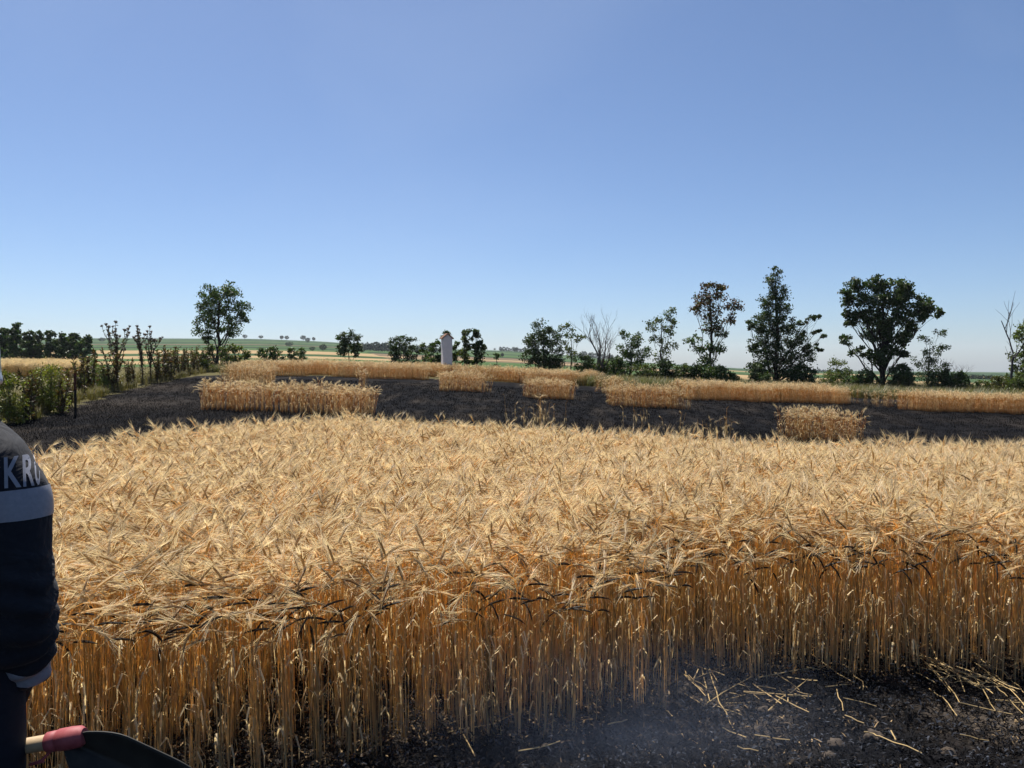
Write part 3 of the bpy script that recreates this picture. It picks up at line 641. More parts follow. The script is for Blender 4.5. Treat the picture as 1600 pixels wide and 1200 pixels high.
for px, dd, hp, wp, lab in ((481, 1050, 8, 8, 'round tree just below the far hill crest'), (160, 900, 7, 11, 'dark tree on the crest behind the left thistle'), (452, 620, 8, 13, 'wide bush-shaped tree halfway up the striped hillside'),
                            (488, 420, 7, 10, 'low dark tree on the hillside left of the paired tree'), (505, 430, 11, 12, 'rounded hillside tree left of the upright bushy tree'), (785, 480, 7, 5, 'small rounded tree in the far meadow corner')):
    far_tree(px, dd, hp * dd / F, wp * dd / F, lab, 'single trees on the far hillside', 0.15)
def wood(name, label, x0, x1, d, hp, n, c=(0.026, 0.045, 0.022), jd=20):
    mb = MB(); xs = np.linspace(x0, x1, n)
    for x in xs:
        dd = d + rng.uniform(-jd, jd); r = on(x + rng.normal(0, 0.6), dd); h = hp * dd / F * rng.uniform(.6, 1.15); m = 130
        dr = rng.normal(size=(m, 3)); dr /= np.linalg.norm(dr, axis=1)[:, None]
        p = r + np.array((0, 0, h * .5)) + dr * (rng.uniform(.3, 1, m) ** .5)[:, None] * np.array((h * .42, h * .42, h * .52))
        mb.cards(p, h * .2, h * .16, leaf_cols(m, np.array(c), 0.3) * rng.uniform(.8, 1.2))
    o = mb.build(name, M_FAR, origin=on((x0 + x1) / 2, d)); tag(o, label, 'woodland', None, 'stuff')
wood('distant_wood', 'bluish dark wood filling the dip below the hill crest', 566, 612, 620, 13, 16)
wood('distant_wood', 'strip of wood along the skyline beyond the green meadow', 782, 822, 1180, 7, 16)
wood('distant_wood', 'far wood on the skyline behind the bare grey tree', 905, 965, 1200, 8, 20)
wood('distant_wood', 'small far wood behind the twin-topped bush and shrine', 612, 700, 700, 10, 22)
wood('distant_hedge', 'thin far hedge running along the flat fields on the right', 1490, 1600, 420, 7, 46, jd=4)
wood('distant_hedge', 'thin dark hedge on the plain behind the big spreading tree', 1280, 1330, 900, 5, 16, jd=4)

# ------------------------------------------------------------ weeds, thistles, boundary
for px, py, lobes, c, lab in (
    (75, 645, [(58, 590, 16, 14), (80, 582, 14, 12), (92, 595, 12, 14), (68, 605, 20, 14), (88, 615, 17, 14), (60, 622, 20, 13), (80, 632, 20, 9)], YEL * .75, 'yellow-green willowy bush left of the rusty post'),
    (14, 662, [(8, 590, 12, 14), (20, 602, 13, 14), (6, 618, 15, 18), (24, 632, 15, 15), (10, 645, 18, 13)], YEL * .65, 'sparse yellowing bush at the open end of the boundary'),
    (-45, 680, [(-50, 590, 22, 18), (-35, 615, 22, 20), (-55, 645, 26, 22)], YEL * .6, 'rank bush hidden behind the firefighter'),
    (150, 612, [(140, 575, 10, 12), (156, 580, 11, 10), (135, 590, 10, 10), (150, 596, 18, 11), (166, 596, 8, 9)], OLIVE * 1.5, 'green-brown bush right of the rusty post')):
    h = hit(px, py)
    tree('boundary_bush', lab, px, h[1], lobes, base=c, leaf=0.06, dens=3.0, group='bushes on the weedy boundary', cat='bush', trunk=0.02, bark=(0.07, 0.055, 0.04), gap=0.42, fork=0.7)
hd = [None]
def seed_head():
    mb = MB(); n = 26; dr = rng.normal(size=(n, 3)); dr[:, 2] = np.abs(dr[:, 2]) * .8 + .1; dr /= np.linalg.norm(dr, axis=1)[:, None]
    mb.tube([(0, 0, -.015), (0, 0, 0), (0, 0, .012), (0, 0, .022)], [.006, .017, .016, .006], 6, (0.10, 0.075, 0.05))
    mb.cards(dr * .02, .026, .007, leaf_cols(n, np.array((0.15, 0.11, 0.075)), .3), axis=dr)
    return mb.mesh('seed_head')
HEAD = seed_head(); HEAD.materials.append(M_STRAW)
def thistle(px, py, top, hw, lab, n=11):
    b = hit(px, py); d = b[1]; k = d / F; H = (py - top) * k
    e = empty('thistle', b); tag(e, lab, 'thistle', 'tall dry thistles on the weedy boundary')
    st = MB(); lf = MB(); tips = []
    c0 = np.array((0.085, 0.065, 0.045))
    st.tube(limb_path((0, 0, -.05), (rng.normal(0, .03), 0, H * .6), 7, 0, .03), np.linspace(.03, .018, 7), 5, c0)
    for q in range(n):
        z = H * rng.uniform(.25, .6); a = rng.uniform(0, 2 * math.pi); r = hw * k * rng.uniform(.25, 1)
        tip = np.array((math.cos(a) * r, math.sin(a) * r, H * rng.uniform(.72, 1.0)))
        pp = limb_path((0, 0, z), tip, 6, -.04, .08); st.tube(pp, np.linspace(.016, .009, 6), 4, c0); tips.append(tip)
        for s in range(rng.integers(1, 4)):
            a0 = pp[rng.integers(2, 5)]; t2 = a0 + np.array((rng.normal(0, .09), rng.normal(0, .09), rng.uniform(.10, .24)))
            t2[2] = min(t2[2], H); st.tube(limb_path(a0, t2, 4, 0, .06), np.linspace(.011, .007, 4), 3, c0); tips.append(t2)
        m = 26; f = rng.random(m); idx = np.clip((f * 5).astype(int), 0, 4); lp = pp[idx] + (pp[idx + 1] - pp[idx]) * (f * 5 - idx)[:, None]
        ax = rng.normal(size=(m, 3)); ax[:, 2] += .3
        lf.cards(lp + ax * .02, rng.uniform(.07, .16, m), .034, leaf_cols(m, np.array((0.10, 0.095, 0.045)), .4, .4), axis=ax, fold=.2)
    m = 260; z = rng.uniform(0.02, .55, m) * H; a = rng.uniform(0, 2 * math.pi, m); r = rng.uniform(.02, .16, m)
    lf.cards(np.stack([np.cos(a) * r, np.sin(a) * r, z], 1), rng.uniform(.06, .16, m), .03, leaf_cols(m, np.array((0.07, 0.075, 0.03)), .4, .3), fold=.2)
    st.build('stem', M_BARK, e); lf.build('foliage', M_LEAF, e)
    for t in tips:
        o = bpy.data.objects.new('seed_head', HEAD); o.location = t; o.rotation_euler = (rng.normal(0, .4), rng.normal(0, .4), 0)
        s = rng.uniform(1.8, 3.0); o.scale = (s, s, s); col.objects.link(o); o.parent = e
thistle(184, 610, 503, 26, 'tall dry thistle with many seed heads, beside the green-brown bush', 13)
thistle(222, 600, 510, 14, 'slim tall dry thistle with two leaning stems', 7)
thistle(236, 598, 508, 20, 'dry thistle with curling seed heads, farther from the green-brown bush', 9)
# scorched weeds: one plant, many copies
def weed_parts(seed, H):
    st = MB(); lf = MB()
    for s in range(5):
        tip = np.array((rng.normal(0, .13), rng.normal(0, .13), H * rng.uniform(.7, 1))); pp = limb_path((rng.normal(0, .03), rng.normal(0, .03), -.03), tip, 6, 0, .05)
        st.tube(pp, np.linspace(.012, .005, 6), 3, (0.07, 0.052, 0.036))
        m = 60; f = rng.uniform(.1, 1, m); idx = np.clip((f * 5).astype(int), 0, 4); lp = pp[idx] + (pp[idx + 1] - pp[idx]) * (f * 5 - idx)[:, None]
        ax = rng.normal(size=(m, 3)); ax[:, 2] += .5
        lf.cards(lp + ax * .025, rng.uniform(.06, .13, m), .03, leaf_cols(m, np.array((0.10, 0.095, 0.04)), .4, .45), axis=ax, fold=.2)
    return st.mesh('stem'), lf.mesh('foliage')
WEEDS = [weed_parts(k, .85) for k in range(4)]
for a, b in WEEDS: a.materials.append(M_BARK); b.materials.append(M_LEAF)
def weed(p, s, lab, grp, k):
    e = empty('tall_weed', p); e.rotation_euler = (0, 0, rng.uniform(0, 6.28)); tag(e, lab, 'weed', grp); e.scale = (s, s, s)
    for nm, me in zip(('stem', 'foliage'), WEEDS[k]):
        o = bpy.data.objects.new(nm, me); col.objects.link(o); o.parent = e
wl = [(128, 622), (140, 618), (165, 612), (176, 612), (200, 606), (208, 604), (245, 598), (252, 596), (258, 594), (266, 593), (272, 592), (280, 590), (288, 588), (296, 587), (303, 585), (310, 583), (318, 581), (326, 579), (332, 578), (262, 588), (276, 586), (290, 583), (304, 580), (346, 576), (354, 574), (382, 572), (104, 640), (112, 636), (96, 648), (40, 660), (52, 655)]
for q, (px, py) in enumerate(wl):
    p = hit(px, py); weed(p, rng.uniform(.95, 1.5) * (1.0 if p[1] < 22 else 1.25), 'scorched brownish weed standing along the edge of the burnt strip', 'scorched weeds along the left boundary', q % 4)
# rusty post
pb = hit(119, 651); pt = P(119, 583, pb[1]); hgt = pt[2] - pb[2]
post = empty('fence_post', pb); tag(post, 'short rusty angle-iron post beside the yellow-green bush', 'post')
m_rust = noise_mat('rust', (0.055, 0.018, 0.012), (0.13, 0.035, 0.02), 14, 0.85, 0.4); m_soot = noise_mat('sooty_iron', (0.012, 0.010, 0.010), (0.03, 0.024, 0.02), 14, 0.8, 0.4)
def angle_iron(z0, z1, nm, m):
    wd = .062; t = .008; pr = [(0, 0), (wd, 0), (wd, t), (t, t), (t, wd), (0, wd)]
    v = [(x - wd / 2, y - wd / 2, z) for z in (z0, z1) for x, y in pr]; f = [(k, (k + 1) % 6, 6 + (k + 1) % 6, 6 + k) for k in range(6)]
    me = bpy.data.meshes.new(nm); me.from_pydata(v, [], f + [tuple(range(5, -1, -1)), tuple(range(6, 12))]); me.update(); me.materials.append(m)
    o = bpy.data.objects.new(nm, me); col.objects.link(o); o.parent = post; return o
angle_iron(-.2, hgt * .62, 'sooty_base', m_soot); angle_iron(hgt * .62, hgt, 'rusty_shaft', m_rust)

# ------------------------------------------------------------ wayside shrine
sb = on(698, 45); k = 45 / F
shr = empty('wayside_shrine', sb); tag(shr, 'slender whitewashed wayside shrine pillar with small tiled gable roof', 'shrine')
m_pl = noise_mat('limewash', (0.58, 0.565, 0.56), (0.70, 0.685, 0.67), 5, 0.9, 0.15); m_tile = noise_mat('roof_tile', (0.27, 0.15, 0.10), (0.36, 0.21, 0.15), 20, 0.8, 0.3)
top = P(698, 529, 45)[2] - sb[2]; W = 0.27
def prism(name, prof, y0, y1, m, parent, bev=0.008):
    bm = bmesh.new(); a = [bm.verts.new((x, y0, z)) for x, z in prof]; b = [bm.verts.new((x, y1, z)) for x, z in prof]; n = len(prof)
    bm.faces.new(a); bm.faces.new(b[::-1])
    for q in range(n): bm.faces.new((a[q], b[q], b[(q + 1) % n], a[(q + 1) % n]))
    bmesh.ops.recalc_face_normals(bm, faces=bm.faces[:])
    if bev: bmesh.ops.bevel(bm, geom=bm.edges[:], offset=bev, segments=1, affect='EDGES')
    me = bpy.data.meshes.new(name); bm.to_mesh(me); bm.free(); me.materials.append(m)
    o = bpy.data.objects.new(name, me); col.objects.link(o); o.parent = parent; return o
ROT = R(18)
gab = prism('shaft', [(-W, -.3), (W, -.3), (W * .97, top), (0, top + .24), (-W * .97, top)], -W, W, m_pl, shr)
prism('plinth', [(-W - .04, -.3), (W + .04, -.3), (W + .04, .28), (-W - .04, .28)], -W - .04, W + .04, m_pl, shr)
for s in (-1, 1):
    r = prism('roof_slope', [(0, top + .245), (s * (W + .08), top - .035), (s * (W + .08), top + .01), (0, top + .295)], -W - .05, W + .05, m_tile, shr, .004)
    for q in range(6):
        f = (q + .5) / 6; tl = MB(); x = s * (W + .08) * f; z = top + .295 - (.285) * f
        tl.tube([(x, -W - .055, z), (x, W + .055, z)], [.022, .022], 6, (1, 1, 1)); to = tl.build('roof_tile', m_tile, r)
shr.rotation_euler = (0, 0, ROT)
# ------------------------------------------------------------ patches of wheat the fire left
def wheat_o(*a, **k): k.setdefault('scale', .84); k.setdefault('open_', .92); k.setdefault('gap', .3); k['rag'] = k.get('rag', .2) * 1.5; return wheat(*a, **k)
def quad(fl, fr, depth, dl=None):
    """front corners as pixels, then back along the drill rows"""
    a = np.array(hxy(*fl)); b = np.array(hxy(*fr)); dl = dl or depth
    return [a, b, b + rd * depth, a + rd * dl]
wheat_o(quad((318, 641), (592, 652), 1.1), 'rowed wheat patch with dark gaps between its drill rows', rag=0.15, cover=0.8, edge_singe=.3)
wheat_o(quad((345, 600), (425, 606), 3.2), 'ragged trampled wheat clump behind the rowed patch, near the weeds', rag=0.5, sparse=.45, cover=.7, scale=.9, edge_singe=.5)
wheat_o([xy(372, 41), xy(480, 41), xy(480, 43.5), xy(372, 43.5)], 'thin far wheat strip before the dark rounded bush', rag=0.2, cover=.9)
wheat_o(quad((476, 586), (572, 592), 4.5), 'tall wheat block with frayed left end below the upright bushy tree', rag=0.25, sparse=.15)
wheat_o(quad((570, 592), (668, 594), 3.5), 'straight-edged tall wheat block left of the shrine', rag=0.12)
wheat_o(quad((560, 606), (580, 606), 0.7), 'tiny tuft of wheat left before the tall block', rag=.2, cover=.7, sparse=.3)
wheat_o(quad((668, 590), (830, 600), 3.0), 'long wheat strip standing before the shrine', rag=0.15, cover=.95)
wheat_o(quad((690, 612), (766, 613), 1.3), 'wheat patch jutting toward the burnt ground before the shrine', rag=0.25, cover=.75, sparse=.15, edge_singe=.4)
wheat_o(quad((826, 602), (950, 603), 2.5), 'narrow reddish wheat strip below the dense dark bushy tree', rag=0.2, cover=.95)
wheat_o(quad((836, 624), (898, 625), 1.3), 'small squarish wheat patch left of the fallen stalks', rag=0.15, cover=.85, edge_singe=.3)
wheat_o(quad((945, 616), (1000, 618), 2.0), 'thin singed wheat between the squarish patch and the broad one', rag=0.4, cover=.55, sparse=.5)
wheat_o(quad((975, 638), (1078, 640), 1.5), 'broad wheat patch with shaggy tops in mid burnt strip', rag=0.25, cover=.85, sparse=.12, edge_singe=.3)
wheat_o(quad((1085, 626), (1335, 632), 2.6), 'long wheat strip below the feathery pointed tree', rag=0.2, cover=.97)
wheat_o(quad((1340, 632), (1432, 638), 1.6), 'sparse short wheat joining two strips below the big spreading tree', rag=0.6, cover=.35, sparse=.6, scale=.75)
wheat_o(quad((1430, 643), (1562, 646), 2.2), 'rounded wheat strip right of the big spreading tree', rag=0.2)
wheat_o(quad((1578, 648), (1660, 650), 2.2), 'wheat strip end below the fresh green bushes', rag=0.2)
wheat_o(quad((1245, 690), (1362, 693), 1.0), 'isolated blocky wheat patch close behind the main field', rag=0.06, cover=.85, edge_singe=.4, sparse=.1)
for fl, fr, dp, lab in (((812, 668), (880, 668), .8, 'wispy singed stalks behind the main field below the small squarish patch'), ((952, 668), (1030, 670), .8, 'wispy singed stalks behind the main field below the broad shaggy patch'), ((1045, 686), (1190, 688), 1.0, 'thin row of scorched leaning stalks left of the blocky patch')):
    wheat_o(quad(fl, fr, dp), lab, rag=.9, cover=.26, sparse=.95, scale=.95, open_=0)
tg = wheat([xy(-260, 40), xy(126, 38), xy(121, 48), xy(-260, 50)], 'pale tall grass standing behind the boundary bushes', pale=True, rag=.5, name='tall_grass', scale=.8)
tg['category'] = 'grass'; del tg['group']

# dry grass along the foot of the trees and hedges
def tuft(n, h, c, sp=.12):
    mb = MB()
    for k in range(n):
        a = rng.uniform(0, 6.28); b = np.array((rng.normal(0, sp * .5), rng.normal(0, sp * .5), -.02)); o = np.array((math.cos(a), math.sin(a), 0)); hh = h * rng.uniform(.5, 1.1)
        p = np.array([b, b + o * .05 * hh + (0, 0, hh * .6), b + o * .35 * hh + (0, 0, hh)]); s = np.array((-o[1], o[0], 0)) * np.array((.006, .005, .0008))[:, None]
        mb.add(np.concatenate([p - s, p + s]), [(0, 1, 4, 3), (1, 2, 5, 4)], np.array(c) * rng.uniform(.6, 1.3) * rng.uniform(.9, 1.1, 3))
    return mb.mesh('grass_tuft')
G_GRASS = scatter_group(proto_collection('grass_tufts', [tuft(26, .5, (0.16, 0.13, 0.06)) for _ in range(3)] + [tuft(26, .45, (0.09, 0.10, 0.035)) for _ in range(3)], M_LEAF))
def grass(name, poly, n, label, lo, hi, s=1.0):
    poly = np.asarray(poly); X = rng.uniform(poly[:, 0].min(), poly[:, 0].max(), n * 3); Y = rng.uniform(poly[:, 1].min(), poly[:, 1].max(), n * 3)
    k = inside(poly, X, Y); X, Y = X[k][:n], Y[k][:n]; n = len(X)
    rot = np.zeros((n, 3)); rot[:, 2] = rng.uniform(0, 6.28, n); sc_ = rng.uniform(.6, 1.3, n) * s
    scatter(name, G_GRASS, np.stack([X, Y, zg(X, Y)], 1), rot, np.stack([sc_ * 1.3, sc_ * 1.3, sc_], 1), rng.integers(lo, hi, n), label, 'grass')
grass('dry_grass', [xy(900, 42), xy(1700, 39), xy(1750, 50), xy(900, 52)], 6500, 'dry grass and low weeds at the foot of the tree row', 0, 6, 1.1)
grass('dry_grass', [xy(330, 46), xy(900, 44), xy(900, 54), xy(330, 56)], 4500, 'dry grass beyond the far wheat strips round the shrine', 0, 6, .8)
lb = [np.array(hxy(*q)) for q in ((-120, 690), (60, 655), (180, 614), (330, 582))]
grass('boundary_grass', [lb[0], lb[1], lb[2], lb[3], lb[3] + (-1.5, 4), lb[2] + (-3.5, 3), lb[1] + (-3.5, 3), lb[0] + (-3, 3)], 900, 'half-burnt grass under the boundary weeds and thistles', 0, 3, .7)

# charred stubble over the burnt strip
def stub(n):
    mb = MB()
    for k in range(n):
        b = np.array((rng.normal(0, .045), rng.uniform(-.15, .15), -.01)); t = b + np.array((rng.normal(0, .02), rng.normal(0, .02), rng.uniform(.02, .07)))
        mb.tube([b, t], [.0026, .0018], 3, np.array((0.0055, 0.0054, 0.006)) * rng.uniform(.5, 2.2), cap=False)
    for k in range(2):
        b = np.array((rng.normal(0, .04), rng.uniform(-.13, .13), .008)); a = rng.uniform(0, 6.28); L = rng.uniform(.03, .12)
        t = b + np.array((math.cos(a) * L, math.sin(a) * L, rng.uniform(0, .015)))
        mb.tube([b, t], [.0022, .0018], 3, (np.array((0.20, 0.14, 0.075)) if rng.random() < .22 else np.array((0.012, 0.011, 0.011))) * rng.uniform(.5, 1.2), cap=False)
    return mb.mesh('stubble')
G_STUB = scatter_group(proto_collection('stubble_rows', [stub(12) for _ in range(8)], M_CHAR))
A, B = np.meshgrid(np.arange(-260, 420) * PITCHROW, np.arange(0, 160) * .25, indexing='ij')
X = A * rc[0] + B * rd[0]; Y = A * rc[1] + B * rd[1]; pxs = 800 + F * X / np.maximum(Y, .5)
kk = (Y > 6.5) & (Y < 37) & (pxs > -60) & (pxs < 1680) & (burn(X, Y) > rng.uniform(.3, .7, X.shape)) & ~inside(main_poly, X, Y) & (rng.random(X.shape) < np.where(Y > 22, .55, .9))
X, Y = X[kk], Y[kk]; n = len(X); rot = np.zeros((n, 3)); rot[:, 2] = ROW + rng.normal(0, .08, n); s = rng.uniform(.7, 1.3, (n, 1)) * np.ones((1, 3))
scatter('charred_stubble', G_STUB, np.stack([X, Y, zg(X, Y)], 1), rot, s, rng.integers(0, 8, n), 'short charred stubble in rows across the burnt strip', 'stubble')

# ash flakes, chaff and burnt crumbs on the near ground
def litter(n, pal):
    mb = MB()
    for k in range(n):
        b = np.array((rng.normal(0, .05), rng.normal(0, .05), rng.uniform(0.0, .014))); a = rng.uniform(0, 6.28); L = rng.uniform(.006, .035); c = pal[rng.integers(len(pal))]
        o = np.array((math.cos(a), math.sin(a), rng.normal(0, .3))); s = np.array((-o[1], o[0], rng.normal(0, .3))) * rng.uniform(.0012, .0035)
        m = b + o * L * .5 + (0, 0, rng.uniform(0, .008)); t = b + o * L
        mb.add([b - s, b + s, m + s, m - s, t], [(0, 1, 2), (0, 2, 3), (3, 2, 4)], np.array(c) * rng.uniform(.5, 1.4))
    return mb.mesh('litter')
BK = (0.006, 0.006, 0.007); GY_ = (0.034, 0.038, 0.048); BR = (0.05, 0.038, 0.028); ST = (0.22, 0.155, 0.085)
G_LIT = scatter_group(proto_collection('ground_litter', [litter(34, [BK, BK, BK, BK, GY_, BR]) for _ in range(4)] + [litter(30, [BK, BR, BR, ST, BR, GY_]) for _ in range(4)], M_CHAR))
n = 5200; X = rng.uniform(-2.8, 3.8, n); Y = rng.uniform(2.3, 5.2, n); front = inside(main_poly, X, Y)
rot = np.stack([rng.normal(0, .2, n), rng.normal(0, .2, n), rng.uniform(0, 6.28, n)], 1); s = rng.uniform(.7, 1.6, (n, 1)) * np.ones((1, 3))
pk = np.where(front | (rng.random(n) < .07), rng.integers(4, 8, n), rng.integers(0, 4, n))
scatter('ash_and_chaff', G_LIT, np.stack([X, Y, zg(X, Y) + clods(X, Y)], 1), rot, s, pk, 'ash flakes and chaff covering the bare ground before the wheat', 'ash')

# loose straws, each one a thing
STR = np.array((0.50, 0.36, 0.17))
def straw(pxs, lab, grp, lift=.03, r=.0031):
    pts = []
    for k, (a, b) in enumerate(pxs):
        h = hit(a, b); pts.append((h[0], h[1], ground_z(h[0], h[1]) + lift + rng.uniform(0, .02)))
    pts = np.array(pts); q = np.linspace(0, len(pts) - 1, 3 * (len(pts) - 1) + 1); pp = np.stack([np.interp(q, np.arange(len(pts)), pts[:, k]) for k in range(3)], 1)
    pp[1:-1] += rng.normal(0, .003, (len(pp) - 2, 3))
    pp[:, 2] = np.maximum(pp[:, 2], [ground_z(x, y) + .004 for x, y in pp[:, :2]])
    mb = MB(); mb.tube(pp, np.linspace(r, r * .8, len(pp)), 5, STR * rng.uniform(.75, 1.15))
    tag(mb.build('straw', M_STRAW, origin=pp[0].copy()), lab, 'straw', grp)
scat = [((1070, 1050), (1086, 1058), (1132, 1078)), ((1096, 1061), (1109, 1108)), ((1106, 1064), (1119, 1095), (1125, 1116), (1147, 1151)), ((1070, 1097), (1100, 1110), (1110, 1109), (1174, 1070)), ((1185, 1072), (1264, 1064)), ((1176, 1082), (1221, 1123)),
        ((1200, 1125), (1230, 1094), (1231, 1116)), ((1211, 1100), (1264, 1131)), ((1209, 1066), (1249, 1089)), ((1230, 1072), (1277, 1086)), ((1162, 1095), (1267, 1107)), ((1180, 1086), (1212, 1093)), ((1234, 1035), (1329, 1062), (1349, 1080), (1348, 1092)), ((1267, 1031), (1299, 1055), (1335, 1080)),
        ((1275, 1034), (1301, 1022)), ((1129, 1155), (1166, 1164)), ((1179, 1165), (1234, 1174)), ((1152, 1180), (1185, 1186)), ((1172, 1062), (1177, 1045)), ((1070, 1068), (1073, 1080), (1097, 1089)), ((1083, 1085), (1091, 1069)), ((1350, 1161), (1362, 1161), (1375, 1168), (1440, 1200)), ((1392, 1158), (1399, 1175)),
        ((810, 1189), (875, 1177)), ((950, 1152), (980, 1137)), ((1041, 1125), (1051, 1136)), ((700, 1150), (767, 1112), (802, 1100)), ((700, 1168), (772, 1140), (815, 1122)), ((717, 1157), (745, 1196)), ((1320, 1137), (1350, 1147)), ((1290, 1092), (1330, 1084)), ((1555, 1105), (1600, 1112)), ((1500, 1165), (1545, 1172))]
pile = [((1453, 1023), (1467, 1050), (1490, 1067)), ((1437, 1033), (1492, 1072)), ((1450, 1042), (1538, 1082)), ((1493, 1058), (1542, 1078), (1593, 1097)), ((1523, 1052), (1563, 1082)), ((1495, 1073), (1527, 1088), (1552, 1079)), ((1497, 1075), (1507, 1100)), ((1470, 1080), (1493, 1072)), ((1448, 1048), (1473, 1078), (1500, 1115), (1582, 1132)),
        ((1473, 1012), (1487, 1027)), ((1422, 1033), (1443, 1038)), ((1425, 1009), (1458, 1009)), ((1432, 1021), (1455, 1016)), ((1440, 1036), (1470, 1052), (1500, 1062)), ((1445, 1050), (1480, 1068)), ((1430, 1040), (1475, 1060), (1520, 1078)), ((1460, 1040), (1486, 1056), (1491, 1070)), ((1418, 1038), (1462, 1046))]
for q in scat: straw(q, 'loose pale straw lying by itself on the scorched ground before the wheat', 'straws scattered on the scorched ground')
for q in pile: straw(q, 'pale straw in the flattened bunch spilling out of the standing wheat', 'flattened bunch of straws', .04)
for q in range(26):
    x, y = rng.uniform(1420, 1590), rng.uniform(1035, 1100); a = R(rng.normal(26, 16)); L_ = rng.uniform(25, 75)
    straw([(x, y), (x + L_ * .5 * math.cos(a), y + L_ * .45 * math.sin(a) + rng.normal(0, 3)), (x + L_ * math.cos(a), y + L_ * math.sin(a))], 'pale straw in the flattened bunch spilling out of the standing wheat', 'flattened bunch of straws', .03, .0026)
for q in range(20):
    x, y = rng.uniform(1065, 1330), rng.uniform(1050, 1120); a = R(rng.normal(15, 35)); L_ = rng.uniform(20, 60)
    straw([(x, y), (x + L_ * math.cos(a), y + L_ * math.sin(a) * .7)], 'loose pale straw lying by itself on the scorched ground before the wheat', 'straws scattered on the scorched ground', .025, .0025)
# clods of baked earth
m_clod = noise_mat('baked_earth', (0.02, 0.016, 0.013), (0.085, 0.064, 0.048), 22, .95, .6, dist=.006)
def clod(px, py, r, lab, sd_, hole=False):
    h = hit(px, py); bm = bmesh.new(); bmesh.ops.create_icosphere(bm, subdivisions=3, radius=r)
    rr = np.random.default_rng(sd_); off = rr.uniform(0, 50)
    for v in bm.verts:
        d = v.co.normalized(); f = .55 + .9 * float(fbm(np.array(d.x * 2.6 + off), np.array(d.y * 2.6 + d.z * 2.1 + off), 4, sd_))
        if hole:
            t = (d - Vector((-.15, -.55, .8)).normalized()).length; f -= .35 * math.exp(-(t / .42) ** 2)
        v.co = Vector((d.x * r * f * 1.15, d.y * r * f, d.z * r * f * .85))
    me = bpy.data.meshes.new('clod'); bm.to_mesh(me); bm.free(); me.materials.append(m_clod)
    for p in me.polygons: p.use_smooth = True
    o = bpy.data.objects.new('clod', me); o.location = (h[0], h[1], ground_z(h[0], h[1]) + r * .15); o.rotation_euler = (0, 0, rr.uniform(0, 6.28) if not hole else 0); col.objects.link(o)
    tag(o, lab, 'clod', 'clods on the scorched ground')
clod(1366, 1158, .042, 'fist-sized hollowed clod of baked earth near the bent straw', 4, True)
for q, (px, py, r, lab) in enumerate(((1306, 1170, .035, 'flat brown clod left of the hollowed clod'), (1295, 1190, .03, 'small brown clod below the flat brown clod'), (1481, 1190, .035, 'low brown clod right of the long bent straw'), (1530, 1145, .022, 'small clod before the flattened straw bunch'), (1388, 1072, .02, 'tiny clod at the wheat edge left of the straw bunch'), (1195, 1118, .028, 'pale clod under the crossed straws'))):
    clod(px, py, r, lab, 20 + q)

# ------------------------------------------------------------ summer air
me = bpy.data.meshes.new('haze'); bm = bmesh.new(); bmesh.ops.create_cube(bm, size=1.0); bm.to_mesh(me); bm.free()
hz = bpy.data.objects.new('haze', me); hz.scale = (6400, 5800, 150); hz.location = (0, 500, 10); col.objects.link(hz)
mh = bpy.data.materials.new('haze'); mh.use_nodes = True; th = mh.node_tree; th.nodes.remove(th.nodes['Principled BSDF'])
pv = th.nodes.new('ShaderNodeVolumePrincipled'); pv.inputs['Color'].default_value = (0.86, 0.92, 1.0, 1); pv.inputs['Density'].default_value = 0.0001; pv.inputs['Anisotropy'].default_value = 0.2
th.links.new(pv.outputs[0], th.nodes['Material Output'].inputs['Volume']); me.materials.append(mh); tag(hz, 'thin summer haze over the far fields', 'haze', kind='stuff')

# thin smoke still hanging at the corner of the standing wheat
ms = bpy.data.materials.new('smoke'); ms.use_nodes = True; ts = ms.node_tree; ts.nodes.remove(ts.nodes['Principled BSDF'])
ps = ts.nodes.new('ShaderNodeVolumePrincipled'); ps.inputs['Color'].default_value = (0.60, 0.72, 1.0, 1)
tc_ = ts.nodes.new('ShaderNodeTexCoord'); gr_ = ts.nodes.new('ShaderNodeTexGradient'); gr_.gradient_type = 'QUADRATIC_SPHERE'
nz_ = ts.nodes.new('ShaderNodeTexNoise'); nz_.inputs['Scale'].default_value = 1.8; nz_.inputs['Detail'].default_value = 2
mr_ = ts.nodes.new('ShaderNodeMapRange'); mr_.inputs['From Min'].default_value = .38; mr_.inputs['From Max'].default_value = .65; mr_.inputs['To Min'].default_value = .1; mr_.inputs['To Max'].default_value = .34
ml_ = ts.nodes.new('ShaderNodeMath'); ml_.operation = 'MULTIPLY'
ts.links.new(tc_.outputs['Object'], gr_.inputs['Vector']); ts.links.new(tc_.outputs['Object'], nz_.inputs['Vector']); ts.links.new(nz_.outputs['Fac'], mr_.inputs['Value'])
ts.links.new(gr_.outputs['Fac'], ml_.inputs[0]); ts.links.new(mr_.outputs[0], ml_.inputs[1]); ts.links.new(ml_.outputs[0], ps.inputs['Density'])
ts.links.new(ps.outputs[0], ts.nodes['Material Output'].inputs['Volume'])
bm = bmesh.new(); bmesh.ops.create_icosphere(bm, subdivisions=4, radius=1.0)
me = bpy.data.meshes.new('smoke'); bm.to_mesh(me); bm.free(); me.materials.append(ms)
so_ = bpy.data.objects.new('smoke', me); so_.location = (.45, 3.45, .12); so_.scale = (1.5, .75, .55); col.objects.link(so_); tag(so_, 'thin bluish smoke hanging low over the scorched corner of the wheat', 'smoke', kind='stuff')
